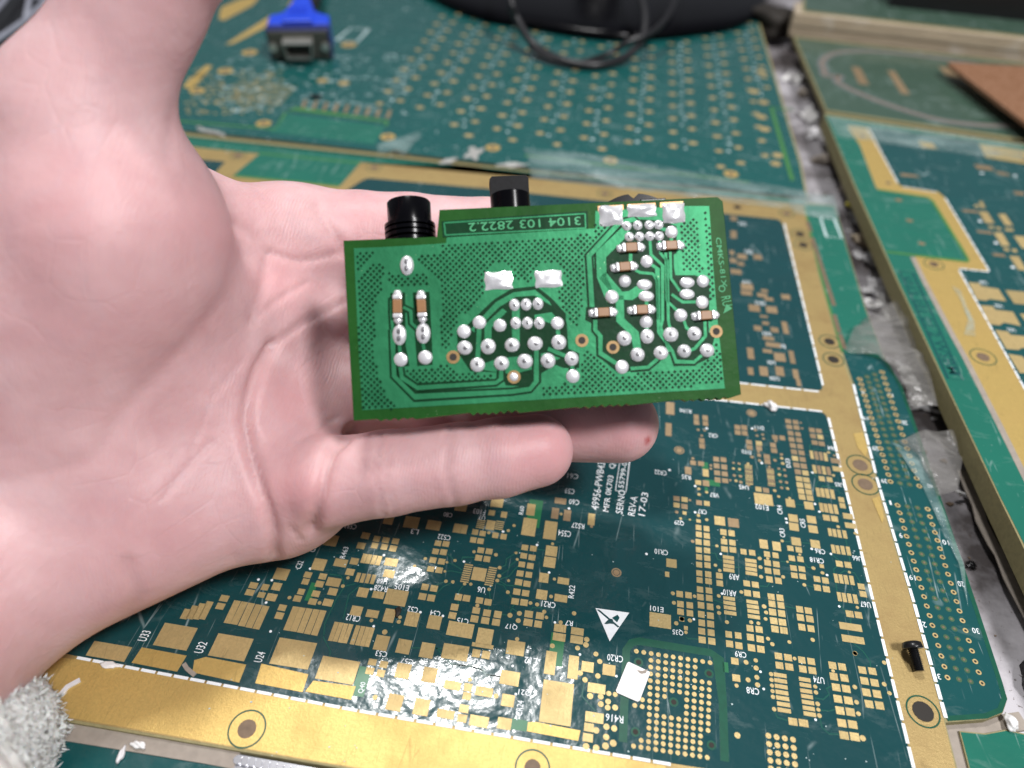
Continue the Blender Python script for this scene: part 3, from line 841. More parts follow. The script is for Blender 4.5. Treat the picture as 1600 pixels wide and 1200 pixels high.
for px, py in ((404, 906), (425, 907), (423, 987), (485, 889), (416, 942), (580, 921), (725, 878), (786, 831), (600, 868), (657, 957), (692, 963), (584, 979), (858, 895), (867, 973), (839, 852), (906, 1023), (1063, 1058), (1010, 866), (1046, 735), (1126, 866), (1128, 928), (1084, 968),
               (1268, 858), (1292, 899), (1298, 866), (1311, 948), (1188, 1050), (1193, 1077), (1274, 1125), (1104, 670), (1175, 670), (1269, 739), (1280, 800), (1273, 788), (1086, 760), (1086, 801), (1190, 724), (1228, 811), (1229, 817), (963, 1057), (806, 1085), (801, 1041), (889, 795)):
    x, y = T(px, py)[:2]
    sx, _ = px_scale(px, py)
    piece('printed_dot', 'disc', x, y, 0.1, 4.2 * sx, 4.2 * sx, 0.04, M['silk'], main)
# static-warning triangle with its struck-out hand
sheet('warning_triangle', [(930.4, 950.7), (983, 958), (952.5, 1002.5)], 0.1, 0.05, M['silk'], main)
sheet('warning_bar', [(932, 953), (936, 953), (968, 980), (965, 981)], 0.15, 0.03, M['mask'], main)
sheet('warning_hand', [(944, 975), (952, 967), (957, 968), (960, 976), (953, 975), (947, 976)], 0.15, 0.025, M['mask'], main)
sheet('warning_hand', [(956, 966), (965, 961), (968, 966), (964, 973)], 0.15, 0.025, M['mask_side'], main)

# connector field: four columns of plated holes
def pin(px, py, dim):
    x, y = T(px, py)[:2]
    sx, _ = px_scale(px, py)
    if dim:
        piece('masked_ring', 'disc', x, y, 0.11, 9.5 * sx, 9.5 * sx, 0.02, M['halo2'], main)
        piece('drilled_hole', 'disc', x, y, 0.11, 4 * sx, 4 * sx, 0.035, M['hole_brown'], main)
    else:
        piece('plated_ring', 'disc', x, y, 0.11, 9.0 * sx, 9.0 * sx, 0.03, M['gold'], main)
        piece('drilled_hole', 'disc', x, y, 0.11, 4.2 * sx, 4.2 * sx, 0.045, M['hole'], main)


M['halo2'] = simple('masked_copper_ring', (0.055, 0.110, 0.055), 0.4, var=0.4, scale=900)
for (a0, a1), (b0, b1), n in (((1343, 593), (1391, 753)), ((1378, 582), (1436, 760)), 18), (((1402, 790), (1480, 1059)), ((1449, 796), (1534, 1068)), 20):
    for i in range(n):
        t = i / (n - 1)
        # spacing grows towards the camera: interpolate in board space
        L = T(*a0) + (T(*a1) - T(*a0)) * t
        Rr = T(*b0) + (T(*b1) - T(*b0)) * t
        for k in range(4):
            q = L + (Rr - L) * (k / 3.0)
            px, py, _ = to_px(q)
            pin(px, py, k in (1, 2))

# ------------------------------------------------------------------ back circuit board, just behind the seam
B_OUT = [(-120, 154), (100, 179), (275, 203.5), (420, 217.5), (600, 238), (615, 233.5), (640, 241.5), (820, 261), (1262, 308), (1252, 255), (1188, 40), (1176, -30), (1165, -90), (300, -90), (120, 20)]
back = prism('circuit_board', px_poly(B_OUT), -2.2, 0.2, M['fr4'])
tag(back, 'teal circuit board with even rows of small gold pads behind the seam', 'circuit board')
BZ = 0.2


def bsheet(name, pts, mat, z=0.0, t=0.05):
    return prism(name, px_poly(pts, BZ), BZ + z, BZ + z + t, mat, back)


bsheet('solder_mask_panel', [(x + (3 if x < 700 else -3), y) for x, y in B_OUT], M['mask_back'])
for pts in ([(345, 12), (372, 0), (410, -10), (395, 8), (350, 32), (342, 30)], [(352, 70), (365, 68), (432, 34), (436, 24), (424, 24), (380, 52)], [(285, 135), (322, 102), (332, 103), (300, 140)], [(449, 8), (462, -4), (470, 0), (458, 12)]):
    bsheet('gold_strip', pts, M['gold_bright'], 0.05, 0.04)
# the pad field
o = T(1052, 229, BZ)
step_x = (T(1122, 226, BZ) - o)[0]
row = (T(1051, 206.5, BZ) - o)[1]
for c in range(-7, 3):
    for half in (0, 1):
        for r in range(-1, 13):
            x = o[0] + step_x * (c + 0.44 * half)
            y = o[1] + row * (r + (0.35 if half else 0.0) - 0.02 * c)
            px, py, _ = to_px((x, y, BZ))
            lim = 262 if px > 1100 else 240 - max(0, (1000 - px) * 0.08)
            if py > lim or py < 18 or px > 1200 or px < 545 or (px < 700 and py > 175):
                continue
            piece('gold_pad', 'disc', x, y, BZ + 0.05, step_x * 0.20 * random.uniform(.85, 1.1), step_x * 0.15, 0.05, M['gold'], back)
        # the white marks printed between two columns
    for r in range(0, 24):
        x = o[0] + step_x * (c + 0.24 + random.uniform(-.05, .05))
        y = o[1] + row * (r * 0.5 + random.uniform(-.1, .1))
        px, py, _ = to_px((x, y, BZ))
        if 30 < py < 245 and 560 < px < 1190 and random.random() < .85 and not (px < 700 and py > 165):
            piece('printed_mark', 'box', x, y, BZ + 0.05, step_x * random.uniform(.04, .10), row * random.uniform(.06, .12), 0.04, M['silk_dim'], back, random.choice((0, 1.57, .5)))
# denser left part: chip field, short pins, fiducials
items = []
for i in range(150):
    px, py = random.uniform(292, 440), random.uniform(108, 178)
    if py < 108 + (px - 292) * .02:
        continue
    x, y = T(px, py, BZ)[:2]
    w = random.uniform(.5, 1.4)
    items.append(prism_data([(x - w, y - .4), (x + w, y - .4), (x + w, y + .4), (x - w, y + .4)], BZ + .05, BZ + .09))
for i in range(14):
    for k in range(12):
        x, y = T(360, 158, BZ)[:2]
        x, y = x + i * 1.7, y + k * 1.9
        items.append(prism_data(disc_poly(x, y, .5, n=6), BZ + .05, BZ + .09))
v, f = join_data(items)
tag(mesh_obj('small_gold_pads', v, f, M['gold'], back), kind='stuff')
items = []
for i in range(170):
    px, py = random.uniform(330, 640), random.uniform(85, 178)
    x, y = T(px, py, BZ)[:2]
    w = random.uniform(.5, 1.6)
    items.append(prism_data([(x - w, y - .3), (x + w, y - .3), (x + w, y + .3), (x - w, y + .3)], BZ + .05, BZ + .10))
v, f = join_data(items)
tag(mesh_obj('small_white_print', v, f, M['silk_dim'], back), kind='stuff')
for i in range(9):
    px, py = 473 + i * 16.5, 163 + i * 2.0
    a, b = T(px, py + 6, BZ)[:2], T(px + 5, py - 7, BZ)[:2]
    v, f = ribbon_data([a, b], 1.5, BZ + .05, BZ + .1)
    mesh_obj('edge_pin', v, f, M['gold_brown'], back)
for pts, w in (([(452, 174), (460, 170), (605, 190), (603, 196)], 1.8), ([(275, 189), (430, 202), (446, 176)], 1.2), ([(820, 243), (1170, 285)], 1.2), ([(1203, 168), (1240, 172)], 1.0), ([(1205, 168), (1238, 282)], 1.6)):
    v, f = ribbon_data([tuple(T(x, y, BZ)[:2]) for x, y in pts], w, BZ + .05, BZ + .11)
    mesh_obj('green_edge_line', v, f, M['line_green'], back)
bsheet('mask_window', [(449, 178), (602, 197), (585, 226), (420, 207)], M['mask_green'], 0.05, 0.04)
for px, py in ((412, 193), (606, 214), (770, 231), (954, 251), (1142, 272), (390, 82), (352, 111), (308, 142), (545, 70)):
    x, y = T(px, py, BZ)[:2]
    sx, _ = px_scale(px, py, BZ)
    piece('plated_ring', 'disc', x, y, BZ + .05, 23 * sx, 23 * sx, .06, M['gold_bright'], back)
    piece('drilled_hole', 'disc', x, y, BZ + .05, 11 * sx, 11 * sx, .08, M['hole_brown'], back)
for px, py in ((1190, 113), (1178, 143), (1193, 160), (1190, 183), (1195, 202), (1215, 243), (1212, 256), (504, 126), (537, 130)):
    x, y = T(px, py, BZ)[:2]
    sx, _ = px_scale(px, py, BZ)
    piece('gold_pad', 'disc', x, y, BZ + .05, 17 * sx, 17 * sx, .06, M['gold'], back)
v, f = ribbon_data([tuple(T(x, y, BZ)[:2]) for x, y in [(548, 44), (576, 46), (557, 66), (526, 62), (548, 44)]], .8, BZ + .05, BZ + .1)
mesh_obj('outline_mark', v, f, M['silk_dim'], back)
x, y = T(494, 153, BZ)[:2]
v, f = lathe_data([(0.1, 0), (2.2, 0), (2.4, .6), (1.6, 1.2), (0.2, 1.5)], 9)
crumb = mesh_obj('black_crumb', np.array(v) * (1.3, .8, 1) + (x, y, BZ + .1), f, M['black_plastic'])
tag(crumb, 'tiny black crumb on the teal board below the blue plug', 'crumb')

# strips of clear tape over the seam
def film(name, pts, z, label, mat='film', zp=0.3, amp=0.25, cat='tape'):
    poly = px_poly(pts, zp)
    bm = bmesh.new()
    vs = [bm.verts.new((a, b, z)) for a, b in poly]
    bm.faces.new(vs)
    bmesh.ops.triangulate(bm, faces=bm.faces[:])
    for _ in range(3):
        bmesh.ops.subdivide_edges(bm, edges=bm.edges[:], cuts=1)
    for vv in bm.verts:
        vv.co.z += amp * (math.sin(vv.co.x * .55 + vv.co.y * .31) * .5 + math.sin(vv.co.y * .8) * .5) + amp
    me = bpy.data.meshes.new(name)
    for vv in bm.verts:
        vv.co *= MM
    bm.to_mesh(me)
    bm.free()
    me.materials.append(M[mat])
    me.shade_smooth()
    ob = link(bpy.data.objects.new(name, me))
    md = ob.modifiers.new('thickness', 'SOLIDIFY')
    md.thickness = 0.00006
    return tag(ob, label, cat)


film('clear_tape', [(818, 232), (908, 240), (1262, 300), (1262, 330), (1000, 300), (830, 278), (826, 250)], .35, 'wide strip of clear tape over the seam behind the held board', amp=.12)
film('clear_tape', [(590, 228), (655, 208), (660, 212), (632, 244), (614, 240), (590, 240)], .5, 'curled corner of clear tape beside a ring hole at the seam', amp=.4)
film('clear_tape', [(1222, 296), (1304, 306), (1312, 345), (1240, 334)], .4, 'short clear tape patch at the corner of the gold border', amp=.1)
film('plastic_film', [(1333, 514), (1404, 470), (1425, 505), (1440, 560), (1462, 640), (1425, 640), (1400, 590), (1370, 560), (1318, 552)], .4, 'torn grey plastic film sagging across the gap by the connector holes', 'film_dirty', amp=1.1, cat='plastic film')
film('plastic_film', [(1402, 690), (1440, 680), (1485, 676), (1500, 720), (1494, 768), (1462, 780), (1436, 720)], .4, 'crumpled clear plastic film torn over the board edge below the larger piece', 'film_dirty', amp=1.0, cat='plastic film')
film('clear_tape', [(1392, 690), (1440, 712), (1470, 790), (1505, 880), (1512, 950), (1496, 880), (1440, 760)], .35, 'narrow clear tape sliver along the row of connector holes', amp=.2)

def crumple(name, px, py, z, w, d, h, mat, label, cat, group=None, seed=0):
    r = np.random.default_rng(seed)
    x, y = T(px, py, z)[:2]
    n = 9
    ang = r.uniform(0, 3)
    V, F = [], []
    ph = r.uniform(0, 6, 5)
    for j in range(n):
        for i in range(n):
            a, b = i / (n - 1) * 2 - 1, j / (n - 1) * 2 - 1
            edge = 1 + .28 * math.sin(4 * math.atan2(b, a) + ph[0]) * max(abs(a), abs(b)) ** 3
            u, v_ = a * w * edge + r.normal() * w * .05, b * d * edge + r.normal() * d * .05
            zz = h * abs(.6 * math.sin(a * 3.1 + b * 1.7 + ph[1]) + .5 * math.sin(b * 4.3 - a * 1.2 + ph[2]) + .25 * r.normal())
            V.append((x + u * math.cos(ang) - v_ * math.sin(ang), y + u * math.sin(ang) + v_ * math.cos(ang), z + zz))
    for j in range(n - 1):
        for i in range(n - 1):
            k = j * n + i
            F += [[k, k + 1, k + n + 1], [k, k + n + 1, k + n]] if r.random() < .5 else [[k, k + 1, k + n], [k + 1, k + n + 1, k + n]]
    ob = mesh_obj(name, V, F, M[mat])
    md = ob.modifiers.new('thickness', 'SOLIDIFY')
    md.thickness = .0002
    return tag(ob, label, cat, group)


# white glue lumps on the seam
def lump(name, px, py, z, rx, ry, rz, mat, label, cat, group=None, seed=0, ang=0.0):
    r = np.random.default_rng(seed)
    bm = bmesh.new()
    bmesh.ops.create_icosphere(bm, subdivisions=3, radius=1.0)
    ph = r.uniform(0, 6, 6)
    x, y = T(px, py, z)[:2]
    ca, sa = math.cos(ang), math.sin(ang)
    for vv in bm.verts:
        c = vv.co
        s = 1 + .22 * math.sin(c.x * 3 + ph[0]) * math.sin(c.y * 3.3 + ph[1]) + .14 * math.sin(c.x * 6 + ph[2] + c.y * 5) + .1 * math.sin(c.z * 7 + ph[3])
        a, b, h = c.x * s * rx, c.y * s * ry, max(c.z * s, -.55) * rz
        vv.co = ((x + a * ca - b * sa) * MM, (y + a * sa + b * ca) * MM, (z + h + .5 * rz) * MM)
    me = bpy.data.meshes.new(name)
    bm.to_mesh(me)
    bm.free()
    me.shade_smooth()
    me.materials.append(M[mat])
    return tag(link(bpy.data.objects.new(name, me)), label, cat, group)


crumple('glue_smear', 740, 240, .25, 4.5, 2.6, .5, 'glue', 'grey glue smear on the seam above the round black jack', 'glue', seed=1)
crumple('glue_smear', 700, 252, .25, 3.6, 1.4, .4, 'glue', 'white glue streak on the seam just left of the larger smear', 'glue', seed=2)
crumple('glue_smear', 800, 258, .25, 5.0, 1.6, .4, 'glue', 'pale glue streak on the seam behind the square black knob', 'glue', seed=3)
crumple('glue_smear', 330, 206, .25, 7.0, 1.2, .4, 'glue', 'long pale glue line on the seam beside the thumb', 'glue', seed=4)
lump('white_bead', 1204, 637, .1, 1.9, 1.25, 1.1, 'white', 'small white plastic bead on the gold strip right of the held board', 'bead', seed=5, ang=-.8)

# torn white sticker on the ball grid
stk = prism('white_sticker', [tuple(T(780 + a * .2875, 855 + b * .2875)[:2]) for a, b in [(703, 628), (812, 680), (818, 690), (762, 838), (750, 844), (638, 795), (633, 783), (694, 634)]], .15, .42, M['white'])
tag(stk, 'small white rectangular chip lying on the ball grid pads', 'sticker')
prism('scuff_mark', [tuple(T(780 + a * .2875, 855 + b * .2875)[:2]) for a, b in [(745, 672), (775, 678), (805, 668), (795, 690), (770, 694), (760, 688)]], .42, .44, M['tan'], stk)

# black screw lying on the gold border
sc_base = T(1428, 1032)
screw = empty('screw', (sc_base[0], sc_base[1], 0.1))
tag(screw, 'small black machine screw lying on the gold border strip', 'screw')
a, b = T(1424, 1016, 1.6), T(1438, 1047, 1.6)
ax = (b - a) / np.linalg.norm(b - a)
loc = np.array([sc_base[0], sc_base[1], .1])
a2 = np.array([a[0], a[1], 2.3]) - loc
b2 = np.array([b[0], b[1], 1.1]) - loc
ax = (b2 - a2) / np.linalg.norm(b2 - a2)
v, f = tube_data([a2 - ax * 1.35, a2 - ax * 1.1, a2 - ax * .2, a2], [1.1, 1.7, 1.9, 1.85], 18)
mesh_obj('head', v, f, M['black_plastic'], screw, True)
pts, rr = [], []
n = 26
for i in range(n):
    pts.append(a2 + (b2 - a2) * i / (n - 1))
    rr.append(1.0 if i % 2 else .8)
v, f = tube_data(pts, rr, 14)
mesh_obj('shank', v, f, M['black_plastic'], screw)

# ------------------------------------------------------------------ thick raised board on the right
CZ = 5.0
C_OUT = [(1287, 177), (1334, 289), (1400, 436), (1477, 600), (1560, 775), (1640, 940), (1760, 1180), (2000, 900), (1800, 255), (1600, 225)]
side = prism('circuit_board', px_poly(C_OUT, CZ), CZ - 6.0, CZ, M['fr4'])
tag(side, 'thick teal circuit board raised beside the gap with stamped lettering on its edge', 'circuit board')


def csheet(name, pts, mat, z=0.0, t=0.05):
    return prism(name, px_poly(pts, CZ), CZ + z, CZ + z + t, mat, side)


csheet('gold_border', [(1290, 181), (1336, 289), (1402, 436), (1479, 600), (1562, 775), (1650, 950), (1760, 1170), (1990, 900), (1795, 258), (1600, 229)], M['gold_bright'])
# solder mask panels
csheet('solder_mask_panel', [(1289, 180), (1600, 228), (1795, 257), (1797, 264), (1600, 235), (1326, 196), (1324, 199), (1343, 226), (1368, 292), (1372, 297), (1449, 309), (1456, 314), (1503, 390), (1513, 409), (1428, 399),
                             (1444, 440), (1487, 520), (1503, 548), (1560, 660), (1640, 822), (1700, 960), (1655, 960), (1562, 775), (1479, 600), (1402, 436), (1336, 289)], M['mask_green'], 0.05)
csheet('solder_mask_panel', [(1358, 200), (1528, 222), (1540, 246), (1600, 256), (1800, 285), (1900, 700), (1880, 1100), (1700, 800), (1640, 680), (1568, 548), (1498, 421), (1546, 424), (1523, 386), (1475, 308), (1466, 300), (1408, 291), (1403, 287)], M['mask_side'], 0.05)
csheet('gold_pad', [(1434, 220), (1456, 224), (1464, 233), (1440, 231)], M['gold_bright'], 0.1)
P12 = lambda a, b: (1320 + .175 * a, 340 + .175 * b)
P13 = lambda a, b: (1320 + .175 * a, 180 + .175 * b)
for fn, pts in ((P12, [(1100, 580), (1200, 590), (1215, 615), (1370, 640), (1440, 750), (1290, 730), (1260, 745), (1180, 735)]), (P12, [(1210, 785), (1320, 795), (1340, 825), (1500, 845), (1570, 970), (1420, 940), (1380, 965), (1290, 955)]),
                (P12, [(1340, 1005), (1450, 1020), (1480, 1050), (1640, 1065), (1720, 1190), (1580, 1165), (1550, 1185), (1440, 1175)]), (P12, [(1430, 650), (1640, 670), (1700, 790), (1510, 770)]), (P12, [(1560, 860), (1720, 880), (1760, 980), (1640, 970)]),
                (P12, [(1455, 1220), (1580, 1240), (1610, 1270), (1770, 1290), (1850, 1410), (1560, 1390)]), (P13, [(1190, 860), (1270, 865), (1335, 970), (1255, 965)]), (P13, [(1365, 885), (1430, 885), (1500, 990), (1430, 985)]),
                (P13, [(1325, 1050), (1400, 1050), (1475, 1170), (1400, 1170)]), (P13, [(1505, 1080), (1600, 1085), (1680, 1200), (1580, 1190)]), (P12, [(1465, 345), (1550, 350), (1625, 475), (1550, 470)]),
                (P13, [(1275, 990), (1320, 995), (1335, 1015), (1290, 1012)]), (P13, [(1340, 1000), (1390, 1005), (1400, 1028), (1355, 1022)]), (P13, [(1425, 1010), (1500, 1018), (1510, 1040), (1435, 1035)]), (P13, [(1150, 800), (1195, 806), (1205, 826), (1160, 820)]),
                (P13, [(1195, 770), (1225, 772), (1255, 830), (1220, 830)]), (P12, [(1410, 270), (1460, 275), (1470, 305), (1425, 300)]), (P12, [(1485, 280), (1530, 285), (1540, 315), (1500, 310)])):
    csheet('gold_pad', [fn(*p) for p in pts], M['gold'], 0.1)
for fn, pts in ((P13, [(1040, 845), (1180, 855), (1190, 875), (1060, 865)]), (P13, [(1170, 1030), (1310, 1045), (1320, 1065), (1190, 1050)]), (P12, [(1310, 320), (1420, 330), (1440, 355), (1330, 345)]), (P13, [(490, 520), (620, 535), (680, 560), (500, 545)]),
                (P13, [(1150, 440), (1300, 460), (1340, 500), (1180, 480)]), (P13, [(1340, 500), (1450, 520), (1480, 545), (1370, 530)]), (P13, [(1500, 680), (1600, 690), (1600, 720), (1520, 710)])):
    csheet('small_pad_row', [fn(*p) for p in pts], M['gold_brown'], 0.1)
for px, py in ((1348, 213), (1388, 286), (1460, 413), (1556, 238), (1600, 250)):
    x, y = T(px, py, CZ)[:2]
    sx, _ = px_scale(px, py, CZ)
    piece('drilled_hole', 'disc', x, y, CZ + .05, 9 * sx, 9 * sx, .04, M['hole_brown'], side)
border_hole(1459, 413, 15, 32, 'hole_brown', z=.05, zp=CZ, parent=side)
border_hole(1536, 558, 21, 42, 'hole_brown', z=.05, zp=CZ, parent=side)
for px, py in ((1404, 313), (1421, 345), (1440, 381)):
    x, y = T(px, py, CZ)[:2]
    sx, _ = px_scale(px, py, CZ)
    piece('brown_spot', 'disc', x, y, CZ + .1, 12 * sx, 9 * sx, .03, M['gold_brown'], side)
dashes((1356, 201), (1403, 287), 8, .45, z=.1, zp=CZ, parent=side)
dashes((1409, 292), (1464, 300.5), 4, .45, z=.1, zp=CZ, parent=side)
dashes((1476, 309), (1546, 425), 10, .45, z=.1, zp=CZ, parent=side)
dashes((1545, 425), (1498, 420), 3, .5, z=.1, zp=CZ, parent=side)
dashes((1498, 422), (1568, 548), 9, .5, z=.1, zp=CZ, parent=side)
dashes((1568, 548), (1640, 680), 8, .5, z=.1, zp=CZ, parent=side)
for body, px, py in (('U34', 1536, 442), ('U33', 1560, 478.5), ('U32', 1580, 516)):
    sx, sy = px_scale(px, py, CZ)
    x, y = T(px, py, CZ)[:2]
    text_obj(body, x, y, CZ + .135, 12 * sx, 6 * sy, 180, M['silk'], side)
for px, py in ((1531, 346), (1556, 380), (1582, 418), (1534, 271), (1586, 275)):
    x, y = T(px, py, CZ)[:2]
    piece('printed_dot', 'disc', x, y, CZ + .1, 1.3, 1.3, .04, M['silk'], side)
# stamped lettering along the raised edge
frame_pts = [(1405, 424), (1426, 427), (1504, 594), (1481, 592)]
v, f = ribbon_data([tuple(T(x, y, CZ)[:2]) for x, y in frame_pts + frame_pts[:1]], .35, CZ + .08, CZ + .16)
mesh_obj('stamped_frame', v, f, M['mask_side'], side)
a, b = T(1414, 432, CZ)[:2], T(1492, 586, CZ)[:2]
d = b - a
text_obj('5013 101 01 2 WSBM', *((a + b) / 2), CZ + .15, np.linalg.norm(d), 3.0, math.degrees(math.atan2(d[1], d[0])), M['mask_side'], side, 'stamped_lettering')
# brown adhesive line between green strip and gold
v, f = ribbon_data([tuple(T(x, y, CZ)[:2]) for x, y in [(1426, 402), (1444, 440), (1487, 522), (1508, 560), (1560, 662), (1640, 824)]], 1.6, CZ + .06, CZ + .14)
mesh_obj('adhesive_line', v, f, M['tan'], side)
v, f = ribbon_data([tuple(T(x, y, CZ)[:2]) for x, y in [(1386, 394), (1428, 399), (1512, 409)]], 1.2, CZ + .1, CZ + .17)
mesh_obj('green_edge_line', v, f, M['line_green'], side)
v, f = ribbon_data([tuple(T(x, y, CZ)[:2]) for x, y in [(1372, 297), (1449, 309), (1456, 314), (1503, 390), (1513, 408)]], 1.0, CZ + .1, CZ + .17)
mesh_obj('green_edge_line', v, f, M['line_green'], side)
film('clear_tape', [(1486, 448), (1500, 455), (1508, 476), (1522, 505), (1523, 527), (1505, 524), (1512, 500), (1500, 470)], CZ + .2, 'torn clear tape patch on the gold strip of the raised board', 'film', zp=CZ, amp=.12)
film('clear_tape', [(1292, 182), (1600, 226), (1600, 252), (1440, 232), (1310, 214)], CZ + .15, 'clear tape along the far edge of the raised board', 'film', zp=CZ, amp=.08)

# ------------------------------------------------------------------ dull board with the ring mark behind it
DZ = 4.0
D_OUT = [(1240, 57), (1291, 174), (1600, 220), (1800, 250), (1760, 120), (1600, 98)]
dull = prism('circuit_board', px_poly(D_OUT, DZ), DZ - 2.4, DZ, M['fr4'])
tag(dull, 'dull olive circuit board with a large oval ring mark below the wood bar', 'circuit board')
prism('solder_mask_panel', px_poly([(1243, 59), (1292, 172), (1600, 217), (1790, 246), (1755, 122), (1600, 100)], DZ), DZ, DZ + .05, M['mask_dull'], dull)
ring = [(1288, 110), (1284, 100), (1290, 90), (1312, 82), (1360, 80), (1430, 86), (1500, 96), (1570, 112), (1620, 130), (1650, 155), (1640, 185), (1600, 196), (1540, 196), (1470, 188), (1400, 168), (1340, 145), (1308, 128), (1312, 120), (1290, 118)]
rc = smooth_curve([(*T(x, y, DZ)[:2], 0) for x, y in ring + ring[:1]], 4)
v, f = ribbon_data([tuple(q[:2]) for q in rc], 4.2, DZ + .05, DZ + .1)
mesh_obj('ring_mark', v, f, M['ring_grey'], dull)
v, f = ribbon_data([tuple(q[:2]) for q in rc], 1.0, DZ + .1, DZ + .14)
mesh_obj('ring_outline', v, f, M['gold_brown'], dull)
for pts in ([(1330, 104), (1344, 106), (1358, 133), (1342, 131)], [(1386, 110), (1398, 112), (1422, 148), (1408, 146)], [(1466, 104), (1490, 107), (1500, 122), (1478, 118)]):
    prism('gold_strip', px_poly(pts, DZ), DZ + .05, DZ + .1, M['gold_brown'], dull)

ph = prism('phenolic_board', px_poly([(1482, 97), (1484, 101), (1620, 205), (1800, 330), (1800, 130), (1620, 104)], 11.0), 9.4, 11.0, M['phenolic'])
tag(ph, 'reddish brown phenolic board corner lying on the olive board', 'circuit board')

# ------------------------------------------------------------------ wood bar with a board on it
w0, w1 = T(1232, 56, 2.0), T(1604, 101, 2.0)
dv = (w1 - w0)[:2] / np.linalg.norm((w1 - w0)[:2])
nv = np.array([-dv[1], dv[0]])
A0, A1 = w0[:2], w0[:2] + dv * 330
bar = empty('wood_bar', (A0[0], A0[1], 2.0))
tag(bar, 'pale plywood bar running behind the olive board', 'wood bar')
for k, (za, zb) in enumerate(((0, 2.8), (2.85, 5.6), (5.65, 8.4), (8.45, 11.2))):
    off = (0, .5, -.1, .3)[k]
    poly = [A0 + nv * off, A1 + nv * off, A1 + nv * 22, A0 + nv * (22 - off)]
    prism('ply_layer', [tuple(q - A0) for q in poly], za, zb, M['wood'], bar)
tb = prism('circuit_board', [tuple(A0 + dv * 4 + nv * 5), tuple(A1 + nv * 5), tuple(A1 + nv * 70), tuple(A0 + dv * 4 + nv * 70)], 12.2, 13.8, M['fr4'])
tag(tb, 'green board lying on top of the plywood bar', 'circuit board')
prism('solder_mask_panel', [tuple(A0 + dv * 5 + nv * 6), tuple(A1 + nv * 6), tuple(A1 + nv * 69), tuple(A0 + dv * 5 + nv * 69)], 13.8, 13.85, M['mask_dull'], tb)
# black tray on that board
q0 = A0 + dv * 50 + nv * 32
tray = empty('black_tray', (q0[0], q0[1], 13.9))
tag(tray, 'black plastic tray on the green board in the far corner', 'tray')
prism('tray_floor', [(0, 0), *[tuple(dv * 290)], tuple(dv * 290 + nv * 120), tuple(nv * 120)], 0, 2, M['black_plastic'], tray)
prism('tray_wall', [(0, 0), tuple(dv * 290), tuple(dv * 290 + nv * 3), tuple(nv * 3)], 2.02, 24, M['black_plastic'], tray)
prism('tray_wall', [tuple(nv * 3.1), tuple(nv * 3.1 + dv * 3), tuple(nv * 120 + dv * 3), tuple(nv * 120)], 2.02, 24, M['black_plastic'], tray)
M['yellow'] = simple('yellow_plastic', (0.62, 0.55, 0.06), .4)
pt = [np.array([*(q0 + dv * (78 + i * 8) + nv * (-12 + 4 * math.sin(i * .9))), 16.0 + 1.5 * math.sin(i * .7)]) for i in range(7)]
v, f = tube_data(smooth_curve(pt, 5), 1.6, 8)
yw = mesh_obj('yellow_wire', v, f, M['yellow'], None, True)
tag(yw, 'short yellow wire lying on the board before the black tray', 'wire')

# ------------------------------------------------------------------ scraps in the gap on the right
GZ = -7.8
for i, (px, py, rx, ry, h, mat, lab) in enumerate((
        (1230, 66, 5, 7, 3, 'scrap', 'grey scrap at the top of the gap by the wood bar'), (1243, 125, 4.5, 8, 4, 'white', 'large white scrap in the gap beside the olive board'), (1252, 150, 3.5, 4, 3, 'tan', 'brown scrap in the gap beside the olive board'),
        (1262, 186, 6, 4, 4, 'white', 'bright white scrap in the gap at the corner of the raised board'), (1274, 212, 6, 5, 4, 'scrap', 'grey lump in the gap below the bright scrap'), (1290, 255, 8, 3, 3, 'tan', 'flat brown sliver in the gap beside the gold corner'),
        (1325, 300, 5, 6, 4, 'tan', 'brown lump at the narrow of the gap'), (1345, 350, 8, 3, 3, 'scrap', 'pale curved scrap in the gap left of the lettering'), (1350, 380, 6, 4, 3, 'wood', 'beige wooden chip lying in the gap'),
        (1365, 405, 7, 5, 3, 'scrap', 'grey crumpled scrap in the gap'), (1372, 455, 6, 6, 3, 'scrap', 'pale crumpled paper scrap in the gap above the film'), (1385, 486, 7, 4, 4, 'white', 'torn white paper scrap at the edge of the film'),
        (1413, 583, 2.2, 2, 2, 'white', 'small shiny white blob in the gap above the cross'), (1437, 622, 4.0, 2.4, 2, 'white', 'white lump in the gap below the cross'), (1440, 636, 4.5, 1.8, 1.2, 'scrap', 'flat grey scrap under the white lump'))):
    (crumple if mat in ('white', 'scrap') and rx > 3 else lump)('scrap', px, py, GZ, rx * (.8 if mat != 'tan' else .7), ry * .8, h * .8, mat, lab, 'scrap', 'scraps lying in the gap', seed=20 + i)
cx, cy = T(1424, 606, GZ)[:2]
cross = mesh_obj('plastic_cross', *join_data([prism_data([(cx - 3.2, cy - .8), (cx + 3.2, cy - 1.0), (cx + 3.0, cy + .8), (cx - 3.0, cy + .7)], GZ, GZ + 2), prism_data([(cx - .8, cy - 3.2), (cx + .9, cy - 3.0), (cx + .7, cy + 3.2), (cx - .9, cy + 3.0)], GZ + .02, GZ + 2.2)]), M['white'])
tag(cross, 'small white plastic cross lying in the gap', 'spacer')
lump('peeled_film', 1505, 690, GZ + 2, 3, 2, 1, 'scrap', 'tiny curl of peeled film in the gap', 'scrap', seed=51)
lump('black_crumb', 1515, 884, GZ, 1.1, .9, .8, 'black_plastic', 'black crumb on the pale bench beside the connector holes', 'crumb', seed=52)
lump('plastic_lump', 1632, 1075, GZ, 4.0, 7, 3.5, 'black_plastic', 'rounded black plastic part at the edge beside the connector board', 'plastic part', seed=53)
